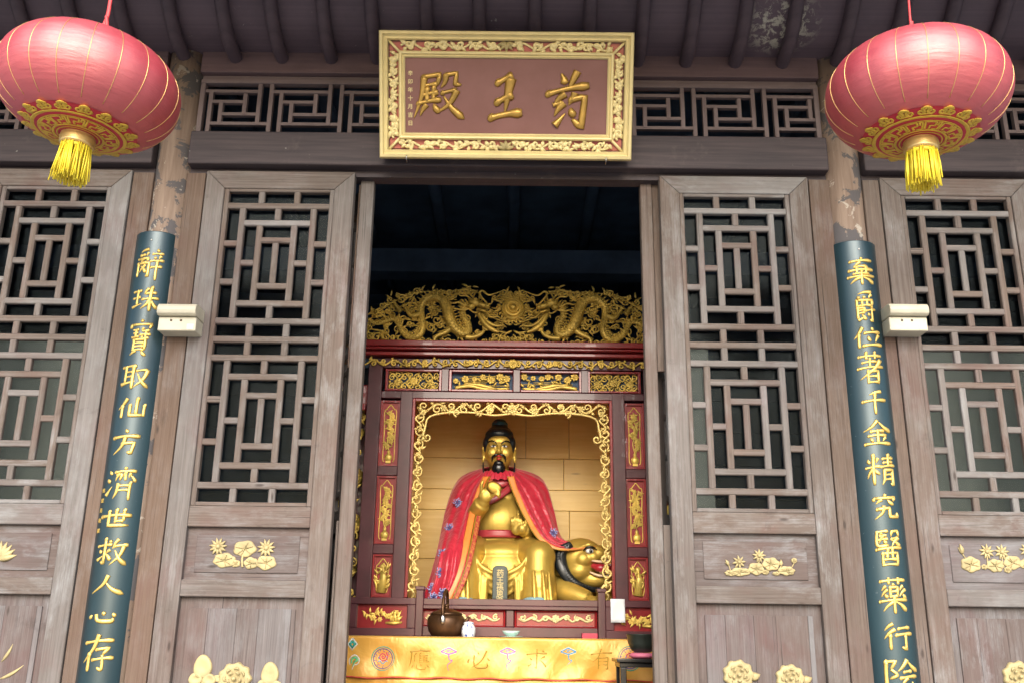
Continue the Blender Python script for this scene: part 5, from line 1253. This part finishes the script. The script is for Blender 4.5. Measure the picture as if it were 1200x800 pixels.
# skirt of the robe over thighs and shins
cap([S(566, 645, .0), S(545, 648, -.30)], [.115, .105]); cap([S(605, 645, .0), S(632, 652, -.30)], [.115, .105])
cap(C3(S(545, 648, -.30), S(543, 675, -.33), S(541, 700, -.35)), [.103]*5+[.11]*5+[.118]); cap(C3(S(631, 652, -.30), S(631, 678, -.33), S(631, 700, -.35)), [.103]*5+[.11]*5+[.118])
b.ell(S(588, 672, -.18), (.22, .13, .19)); b.ell(S(588, 650, -.10), (.24, .19, .10)); b.ell(S(588, 695, -.16), (.26, .17, .10))
# folds hanging between the knees and along the shins
for k, (a_, c_, d_) in enumerate(((0, 0, .375), (7, 6, .370), (14, 12, .36), (21, 18, .35))):
    b.sweep(C3(S(556+k*2, 648+a_*.9, -.36), S(563+k*2, 662+a_*.9, -d_), S(575, 670+a_*1.1, -d_), S(586, 674+a_*1.1, -d_+.01), S(598, 670+a_*1.1, -d_), S(611-k*2, 662+a_*.9, -d_), S(619-k*2, 648+a_*.9, -.36)), [.008, .018, .016, .018, .008], 7)
for px in (556, 562, 567, 571, 603, 608, 613, 619): 
    q0 = 1 if px < 585 else -1
    b.sweep(C3(S(px, 660, -.365), S(px-q0*2, 682, -.375), S(px-q0*3, 704, -.37)), [.006, .016, .020], 7)
for px, dx in ((533, -1), (539, -1.5), (548, 0), (625, 1), (636, 1.5), (643, 1.5)): b.sweep(C3(S(px, 668, -.43), S(px+dx, 688, -.46), S(px+dx*2, 705, -.47)), [.005, .013, .016], 7)
# arms: upper arms under the cape, forearms forward
cap(C3(S(552, 577, .03), S(546, 600, .0), S(551, 610, -.12)), [.062]*5+[.055]*5+[.050]); cap(C3(S(551, 610, -.12), S(558, 600, -.22), S(566, 588, -.30)), [.052]*5+[.056]*5+[.042])
cap(C3(S(617, 577, .03), S(624, 602, .0), S(624, 618, -.08)), [.062]*5+[.055]*5+[.052]); cap(C3(S(624, 618, -.08), S(620, 621, -.17), S(612, 619, -.24)), [.062]*5+[.05]*5+[.040])
# raised right hand: palm, four curled fingers, thumb
pm = S(569, 580, -.33); b.ell(pm, (.046, .030, .050), Matrix.Rotation(.5, 3, 'Y'), 12, 8)
for i, (dx, dz, l) in enumerate(((.004, .030, 1.0), (.020, .018, 1.06), (.030, .002, 1.0), (.034, -.016, .85))):
    p = Vector(pm)+Vector((dx, -.012, dz)); b.sweep(C3(p, p+Vector((.026*l, -.020, .024*l)), p+Vector((.056*l, -.030, .016*l)), p+Vector((.064*l, -.022, -.006*l))), [.0125, .0115, .0105, .0085], 8)
p = Vector(pm)+Vector((-.024, -.012, .028)); b.sweep(C3(p, p+Vector((-.004, -.016, .034)), p+Vector((.010, -.020, .066))), [.014, .012, .008], 8)
# left hand laid against the belly, fingers up
pm2 = S(606, 618, -.235); b.ell(pm2, (.044, .026, .048), None, 12, 8)
for i in range(4):
    p = Vector(pm2)+Vector((-.033+.021*i, -.016, .012)); L = (.052, .064, .060, .046)[i]
    b.sweep(C3(p, p+Vector((-.003, -.008, L*.6)), p+Vector((-.004, .002, L))), [.0120, .0112, .0085], 8)
p = Vector(pm2)+Vector((.034, -.016, .0)); b.sweep(C3(p, p+Vector((.022, -.012, .022)), p+Vector((.020, -.014, .050))), [.014, .012, .009], 8)
# head: skull, jaw, brow, cheeks, nose, lips, ears
hc = S(585, 527, -.03); HC = Vector(hc)
def Hh_(dx, dy, dz): return tuple(HC+Vector((dx, dy, dz)))
b.ell(hc, (.100, .112, .128), None, 20, 14); b.ell(Hh_(0, -.018, -.060), (.080, .088, .085)); b.ell(Hh_(0, -.055, -.118), (.040, .035, .032))
b.ell(Hh_(0, -.088, .045), (.075, .028, .040)); b.ell(Hh_(-.045, -.080, -.035), (.036, .026, .036)); b.ell(Hh_(.045, -.080, -.035), (.036, .026, .036))
for s in (-1, 1):
    b.sweep([Hh_(s*.012, -.114, .018), Hh_(s*.038, -.112, .030), Hh_(s*.072, -.090, .018)], [.007, .009, .005], 7)
    b.ell(Hh_(s*.038, -.098, .006), (.021, .014, .010)); b.ell(Hh_(s*.015, -.118, -.038), (.011, .012, .010))
    b.ell(Hh_(s*.106, .010, -.012), (.014, .022, .052)); b.ell(Hh_(s*.108, .002, -.065), (.012, .013, .026)); b.ell(Hh_(s*.112, -.012, .012), (.007, .012, .022))
b.sweep([Hh_(0, -.108, .030), Hh_(0, -.122, -.004), Hh_(0, -.136, -.030), Hh_(0, -.120, -.044)], [.010, .011, .016, .011], 9)
b.sweep([Hh_(-.026, -.100, -.068), Hh_(0, -.112, -.064), Hh_(.026, -.100, -.068)], [.004, .009, .004], 7); b.sweep([Hh_(-.022, -.098, -.078), Hh_(0, -.110, -.081), Hh_(.022, -.098, -.078)], [.004, .009, .004], 7)
body = organic(b, 'body', M['gold_statue'], st_, .0050, 6)
# painted features
for s in (-1, 1):
    q = MB(); q.ell(Hh_(s*.038, -.1065, .0055), (.019, .0075, .0062), None, 14, 8); e_ = q.build('eye', M['white'], st_)
    q = MB(); q.ell(Hh_(s*.037, -.1125, .0055), (.0072, .0032, .0062), None, 10, 6); q.build('pupil', M['black'], e_)
    q = MB(); q.sweep([Hh_(s*.016, -.1135, .0085), Hh_(s*.038, -.116, .0135), Hh_(s*.062, -.104, .006)], [.001, .0028, .0012], 6); q.build('lash_line', M['black'], e_)
    q = MB(); q.sweep(cr([Hh_(s*.014, -.122, .018), Hh_(s*.034, -.123, .036), Hh_(s*.058, -.112, .042), Hh_(s*.080, -.090, .030)], 5), [.003, .0052, .0048, .001], 7); q.build('eyebrow', M['black'], st_)
    q = MB(); q.sweep(cr([Hh_(s*.006, -.124, -.054), Hh_(s*.026, -.122, -.056), Hh_(s*.042, -.110, -.070), Hh_(s*.046, -.100, -.100)], 6), [.004, .0085, .008, .001], 8, .7); q.build('moustache', M['black'], st_)
    q = MB(); q.sweep(cr([Hh_(s*.108, -.005, -.088), Hh_(s*.106, -.03, -.13), Hh_(s*.100, -.05, -.19)], 5), [.004, .005, .006], 6); q.build('ear_tassel', M['hair'], st_)
q = MB(); q.sweep([Hh_(-.024, -.107, -.0685), Hh_(-.006, -.121, -.064), Hh_(.006, -.121, -.064), Hh_(.024, -.107, -.0685)], [.002, .0075, .0075, .002], 8, .8)
q.sweep([Hh_(-.020, -.105, -.078), Hh_(0, -.120, -.082), Hh_(.020, -.105, -.078)], [.002, .0085, .002], 8, .8); q.build('lips', M['red'], st_)
q = MB(); q.ell(Hh_(0, -.095, -.142), (.046, .032, .048), None, 18, 12); q.ell(Hh_(0, -.102, -.110), (.034, .022, .022)); q.build('beard', M['black'], st_)
# hair cap with centre dip and top knot
b = MB(); b.hi = True; b.ell(Hh_(0, .022, .038), (.116, .116, .112), None, 24, 16); b.ell(Hh_(0, -.028, .100), (.098, .082, .050), None, 20, 12); b.ell(Hh_(0, .02, .125), (.085, .085, .05)); b.ell(Hh_(0, .035, .165), (.058, .056, .050)); b.ell(Hh_(0, .035, .195), (.050, .05, .032))
for s in (-1, 1): b.ell(Hh_(s*.094, -.010, .040), (.020, .050, .048)); b.ell(Hh_(s*.092, -.022, .004), (.012, .028, .03))
organic(b, 'hair', M['hair'], st_, .008, 3)
q = MB(); q.lathe([(.052, .0), (.056, .006), (.056, .028), (.052, .034)], Hh_(0, .035, .165), 24); q.build('hair_band', M['teal_paint'] if 'teal_paint' in M else simple('dark teal paint', (.02, .10, .13), .35), st_)
# belt, collar band across the chest
q = MB(); G = []
for dz_ in (-.024, -.010, .010, .024):
    G.append([(S(585, 628)[0]+.217*cos(a), S(585, 628, -.01)[1]+.188*sin(a), S(585, 628)[2]+dz_) for a in [2*pi*i/48 for i in range(49)]])
q.grid(G); bt = q.build('belt', M['belt'] if 'belt' in M else simple('dull red belt', (.36, .035, .045), .38, coat=.2), st_); k = bt.modifiers.new('solid', 'SOLIDIFY'); k.thickness = .012
q = MB(); q.sweep(C3(S(553, 596, -.13), S(566, 590, -.165), S(582, 582, -.165), S(596, 572, -.13), S(604, 562, -.07)), [.020, .026, .026, .024, .018], 8, .4, (0, -1, .2)); q.build('collar_band', bt.data.materials[0], st_)
q = MB(); q.sweep(C3(S(556, 560, -.03), S(570, 562, -.10), S(585, 566, -.125), S(600, 562, -.10), S(614, 560, -.03)), [.02, .028, .032, .028, .02], 8, .5, (0, -1, .2)); q.build('collar_scarf', bt.data.materials[0], st_)
# shoes
for px in (541, 628):
    q = MB(); q.ell(S(px, 703, -.44), (.082, .06, .024), None, 18, 10); q.build('shoe', M['blue_glaze'], st_)
# medicine disc held in the raised hand, small gourd at the other
q = MB(); c = S(579, 571, -.37); q.ell(c, (.052, .010, .040), Matrix.Rotation(.45, 3, 'Y'), 20, 10); dd = q.build('medicine_disc', M['gold_dark'], None); tag(dd, 'round brown gold disc held in the raised hand of the statue', 'disc')
q = MB(); c = S(607, 606, -.235); q.ell(c, (.016, .016, .018)); q.ell((c[0], c[1], c[2]+.022), (.010, .010, .012)); q.sweep([(c[0], c[1], c[2]+.03), (c[0], c[1], c[2]+.048)], [.004, .002], 6); gd = q.build('small_gourd', M['gold_statue'], None); tag(gd, 'tiny gold gourd above the hand laid on the belly of the statue', 'gourd')
# cape: a loft round the shoulders, open in front; the right fall sweeps out over the tiger
def cape_mat():
    t = NT('red silk cape'); ob = t.coord('Object'); n = t.noise(ob, 16, 3, .5, 1.0); v = t.noise(ob, 34, 5, .6)
    c = t.mix(t.ramp(n, [(.3, 0.0), (.7, 1.0)]), (.43, .009, .030), (.56, .028, .058))
    t.p(Base_Color=c, Roughness=.36, Specular_IOR_Level=.6, Sheen_Weight=.4, Sheen_Tint=(1, .6, .6, 1)); t.bump(t.math('ADD', n, t.math('MULTIPLY', v, .3)), .6, .016); return t.m
M['cape'] = cape_mat()
M['orange_silk'] = simple('orange silk lining', (.78, .27, .05), .42, col2=(.70, .20, .04), vs=14, bump=.2, bs=30)
def loft(name, cols, mat, parent, nu=14, nv=12, rip=0.0, seed=0):
    """cols: control columns, each a list of 3-D points from the neck down"""
    rows = [cr(c, nv) for c in cols]; m_ = len(rows[0]); G = []
    for j in range(m_):
        line = cr([r[j] for r in rows], nu); o_ = []
        for i, p in enumerate(line):
            u = i/(len(line)-1); w_ = rip*(j/m_)**.6
            o_.append((p[0]+w_*.5*sin(u*70+seed), p[1]-w_*sin(u*95+seed+j*.05), p[2]))
        G.append(o_)
    q = MB(); q.grid(G); o = q.build(name, mat, parent, fix=False); k = o.modifiers.new('solid', 'SOLIDIFY'); k.thickness = .006; return o
# left fall (viewer's left)
Lf = [S(572, 558, -.14), S(566, 572, -.19), S(557, 600, -.26), S(549, 640, -.40), S(541, 672, -.47), S(526, 706, -.50)]
Lm = [S(567, 554, -.09), S(551, 574, -.12), S(540, 604, -.20), S(527, 645, -.46), S(521, 678, -.50), S(511, 707, -.48)]
Lo = [S(566, 550, -.03), S(538, 566, -.02), S(523, 600, -.06), S(513, 645, -.34), S(504, 680, -.40), S(495, 707, -.42)]
Lb = [S(569, 547, .04), S(543, 560, .14), S(529, 600, .16), S(526, 645, .1), S(518, 680, .0), S(512, 705, -.1)]
Bk = [S(585, 546, .08), S(585, 565, .19), S(585, 605, .22), S(585, 645, .22), S(585, 680, .22), S(585, 702, .22)]
Rb = [S(601, 547, .04), S(630, 560, .14), S(643, 600, .16), S(650, 640, .12), S(662, 664, .1), S(668, 690, .1)]
Ro = [S(604, 550, -.03), S(635, 566, -.02), S(647, 596, -.06), S(656, 627, -.12), S(675, 637, -.16), S(690, 636, -.15)]
Rm = [S(603, 554, -.09), S(618, 575, -.12), S(632, 606, -.18), S(647, 632, -.24), S(672, 640, -.25), S(694, 638, -.23)]
Rf = [S(597, 558, -.14), S(603, 575, -.17), S(616, 604, -.23), S(634, 632, -.30), S(658, 644, -.31), S(697, 641, -.28)]
cp_ = loft('cape', [Lf, Lm, Lo, Lb, Bk, Rb, Ro, Rm, Rf], M['cape'], st_, 14, 10, .017)
# gathered ruffle at the neck
q = MB(); ring_ = [Vector(S(585+26*cos(a), 556+5*sin(a), -.03-.115*sin(-a) if sin(a) < 0 else -.03-.125*sin(a))) for a in [2*pi*i/96 for i in range(97)]]
G = []
for j, (gr, dz_) in enumerate(((.80, .022), (.92, .014), (1.02, -.002), (1.10, -.024), (1.16, -.046))):
    G.append([(Vector(S(585, 557, -.02))+Vector((gr*.135*(1+.035*sin(i*1.9))*cos(2*pi*i/96), gr*.125*(1+.05*sin(i*1.9+.6))*sin(2*pi*i/96), dz_+.004*sin(i*1.3)))) for i in range(97)])
q.grid(G); q.build('ruffle', M['cape'], cp_, fix=False)
def shift(c, d, f=1.0): return [(p[0]+d*f, p[1]-.006, p[2]) for p in c]
loft('orange_border', [[(p[0]+.004, p[1]-.012, p[2]) for p in Lf], [(p[0]-.034-.010*i/5, p[1]-.014, p[2]) for i, p in enumerate(Lf)]], M['orange_silk'], cp_, 4, 8)
loft('orange_border', [[(p[0]-.008, p[1]-.016, p[2]-.002) for p in Rf], [(Rf[i][0]*.45+Rm[i][0]*.55, Rf[i][1]*.45+Rm[i][1]*.55-.020, Rf[i][2]*.45+Rm[i][2]*.55) for i in range(6)]][::1] if False else [[(p[0]-.010, p[1]-.012, p[2]-.004) for p in Rf], [(p[0]+.030*(1-i/7), p[1]-.010, p[2]+.012*(i/5)) for i, p in enumerate(Rf)]], M['orange_silk'], cp_, 4, 8)
q = MB()
for c, off in ((Lf, .012), (Rf, -.014)):
    pts = cr([(p[0]+off, p[1]-.016, p[2]) for p in c], 10); q.sweep(pts, .0042, 5)
q.build('gold_piping', M['emb_gold'], cp_)
loft('patterned_facing', [[(p[0]+.008, p[1]-.006, p[2]) for p in Lf], [(p[0]+.042, p[1]+.004, p[2]-.004) for p in Lf]], M['facing'] if 'facing' in M else simple('dark red brocade', (.36, .012, .03), .45, col2=(.55, .25, .05), vs=60), cp_, 4, 8)
R = random.Random(17)
M['emb_lilac'] = simple('lilac thread', (.34, .36, .62), .6)
def on_cape(cA, cB, i, f, u): 
    A_ = Vector(cA[i]).lerp(Vector(cA[i+1]), f); B_ = Vector(cB[i]).lerp(Vector(cB[i+1]), f); return A_.lerp(B_, u)+Vector((0, -.024, 0))
for cA, cB, i, f, u in ((Lm, Lo, 1, .6, .5), (Lm, Lo, 3, .1, .5), (Lm, Lo, 3, .75, .35), (Lm, Lo, 4, .35, .6), (Lm, Lo, 4, .75, .3), (Lf, Lm, 4, .6, .75), (Rm, Ro, 2, .8, .4), (Lm, Lo, 2, .4, .5)):
    p = on_cape(cA, cB, i, f, u)
    for mt, rr in ((M['emb_lilac'], .024), (M['emb_navy'], .015)):
        q = MB()
        for k in range(6):
            a = 2*pi*k/6+R.uniform(-.3, .3); c = p+Vector((cos(a)*rr, -.002, sin(a)*rr))
            q.sweep([(c.x+.009*cos(t*1.0+a), c.y-.0005*t, c.z+.009*sin(t*1.0+a)) for t in range(6)], .0034, 5)
        q.build('embroidered_flower', mt, cp_)
# ---- memorial tablet in front of the knees
c = S(586, 705, -.5); tx = at(586, 685, YS-.50)
tab = thing('spirit_tablet', 'dark green tablet with gold writing standing before the knees of the statue', 'tablet', (tx.x, YS-.5, 1.425))
out = []; hw, h0, h1 = .047, 1.426, at(586, 662, YS-.5).z
for i in range(9): a = pi*i/8; out.append((tx.x+hw*(1 if cos(a) > .99 else cos(a)**3 if False else (abs(cos(a))**.5)*(1 if cos(a) >= 0 else -1)), h1-.030+.030*sin(a)))
out = [(tx.x+hw, h0)]+out+[(tx.x-hw, h0)]
q = MB(); q.prism(out, YS-.512, YS-.49); bevel(q.build('board', M['tablet'], tab), .003)
q = MB(); pts = [(tx.x+(x-tx.x)*.80, YS-.514, h0+.012+(z-h0)*.93) for x, z in out]; q.sweep(pts, .0022, 5, .6, (0, -1, 0), True); q.build('border_line', M['emb_green_dark'] if 'emb_green_dark' in M else simple('grey green paint', (.10, .15, .13), .5), tab)
font_text('药王孫思邈', .046, simple('worn gold lettering', (.42, .34, .16), .5, .3), 'tablet_writing', tab, lambda x, y: ((tx.x+x, YS-.5135, h1-.026+y), (0, -1, 0)), gap=.92)

# ================================================================== TIGER
tg = thing('tiger_statue', 'gilded crouching tiger with open red mouth carrying the seated figure', 'tiger statue', S(660, 705, 0))
b = MB(); b.hi = True
b.sweep(C3(S(560, 682, .2), S(580, 672, .2), S(620, 668, .16), S(655, 668, .06)), [.14, .17, .18, .17], 16); b.ell(S(655, 672, .02), (.15, .17, .16))
hd = Vector(S(684, 660, -.16))
def T_(dx, dy, dz): return tuple(hd+Vector((dx, dy, dz)))
b.ell(T_(-.02, .0, .03), (.155, .145, .135), None, 22, 14); b.ell(T_(.085, -.05, .055), (.085, .10, .062)); b.ell(T_(.125, -.08, .048), (.058, .062, .046)); b.ell(T_(.160, -.09, .060), (.026, .034, .022))
b.sweep(C3(T_(-.02, -.06, -.085), T_(.06, -.085, -.105), T_(.13, -.09, -.100), T_(.165, -.085, -.085)), [.055, .048, .036, .020], 12); b.ell(T_(-.03, -.05, -.05), (.10, .10, .075)); b.ell(T_(-.01, -.12, .02), (.055, .04, .05)); b.ell(T_(.05, -.13, .035), (.045, .03, .035))
b.sweep([T_(-.03, -.120, .095), T_(.03, -.135, .110), T_(.08, -.115, .098)], [.012, .017, .010], 8)
b.ell(T_(-.10, .03, .125), (.030, .022, .030))
for pts, r in (((S(640, 690, -.05), S(660, 692, -.25), S(690, 703, -.36)), (.10, .075, .055)), ((S(650, 690, .12), S(690, 694, .02), S(715, 702, -.1)), (.10, .07, .05))):
    b.sweep(C3(*pts), list(r), 12)
for (px, py, d) in ((694, 704, -.38), (717, 704, -.12)):
    p = S(px, py, d); b.ell(p, (.062, .055, .034))
    for k in range(4): b.ell((p[0]-.033+.023*k, p[1]-.045, p[2]-.004), (.012, .02, .016))
for k in range(4): b.sweep(C3(S(656+k*7, 689-k*1.2, -.30-.008*k), S(664+k*7, 694, -.33), S(668+k*8, 700, -.36)), [.003, .009, .004], 6)
organic(b, 'body', M['gold_statue'], tg, .0065, 6)
q = MB(); q.sweep(C3(T_(.045, -.125, -.020), T_(.09, -.148, -.035), T_(.14, -.150, -.036), T_(.185, -.125, -.025)), [.018, .034, .030, .014], 10, .8, (0, 0, 1)); mo = q.build('mouth', M['mouth'] if 'mouth' in M else simple('mouth red', (.40, .02, .035), .35, coat=.3), tg)
q = MB(); q.sweep(C3(T_(.07, -.14, -.05), T_(.12, -.165, -.058), T_(.17, -.15, -.062)), [.012, .020, .012], 8, .5, (0, 0, 1)); q.build('tongue', simple('tongue pink', (.55, .10, .12), .3), mo)
q = MB()
for dx, dz_, s in ((.16, -.012, -1), (.125, -.010, -1), (.150, -.078, 1), (.110, -.085, 1)): q.sweep([T_(dx, -.155, dz_), T_(dx+.002, -.160, dz_+s*.016), T_(dx+.003, -.160, dz_+s*.034)], [.009, .007, .001], 7)
q.build('teeth', M['white'], mo)
q = MB(); q.sweep(C3(T_(.035, -.140, .012), T_(.10, -.166, .002), T_(.165, -.155, .012)), [.006, .010, .006], 6); q.sweep(C3(T_(.03, -.135, -.06), T_(.08, -.155, -.082), T_(.15, -.155, -.086)), [.006, .009, .006], 6); q.build('lip_line', simple('pale lip', (.75, .55, .35), .4), mo)
q = MB(); q.ell(T_(.028, -.152, .068), (.026, .016, .016), None, 16, 10); ey = q.build('eye', M['white'], tg)
q = MB(); q.ell(T_(.034, -.166, .068), (.011, .005, .012), None, 12, 8); q.build('pupil', M['black'], ey)
q = MB(); q.sweep(C3(T_(-.012, -.150, .072), T_(.01, -.164, .090), T_(.045, -.164, .092), T_(.075, -.14, .078)), [.004, .007, .007, .003], 7); q.build('eyebrow', M['black'], tg)
q = MB(); q.ell(T_(.180, -.112, .070), (.018, .016, .014)); q.build('nose', M['black'], tg)
q = MB()
mp = C3(T_(-.085, -.115, .115), T_(-.145, -.115, .07), T_(-.155, -.115, .0), T_(-.125, -.125, -.075), T_(-.06, -.125, -.135), T_(.04, -.10, -.165), T_(.11, -.08, -.165))
q.sweep(mp, [.020, .036, .040, .036, .028, .018, .008], 12, .45)
for i in range(1, len(mp)-3):
    dx, dz_ = mp[i+1][0]-mp[i-1][0], mp[i+1][2]-mp[i-1][2]; L = sqrt(dx*dx+dz_*dz_); nx, nz = -dz_/L, dx/L; f = 1-.55*i/len(mp)
    for k in (-.6, .2, .9):
        leafs(q, (mp[i][0]+nx*.020*k*f, mp[i][2]+nz*.020*k*f), atan2(dz_, dx)+.5-k*.5, .075*f, .010*f, mp[i][1]-.014, .5, -.5)
q.build('mane', M['hair'], tg)
# pale boards added behind the side bays, standing in for grey-green in the panes
PZ = at(60, 399, .55).z
for x0, x1, lab in ((-3.6, -1.94, 'pale grey green stand-in board added behind the lattice left of the couplet board beginning 辭珠寶'), (1.9, 3.5, 'pale grey green stand-in board added behind the lattice right of the couplet board beginning 棄爵位')):
    q = MB(); q.box(x0, x1, .55, .57, .25, PZ); o = q.build('stand_in_board', M['plaster']); tag(o, lab, 'stand-in board'); o['kind'] = 'thing'
q = MB(); q.box(at(800, 500, .62).x, at(834, 500, .62).x, .62, .64, .25, at(820, 408, .62).z); o = q.build('door_screen', M['plaster']); tag(o, 'narrow grey green screen behind the lattice door right of the doorway', 'screen')
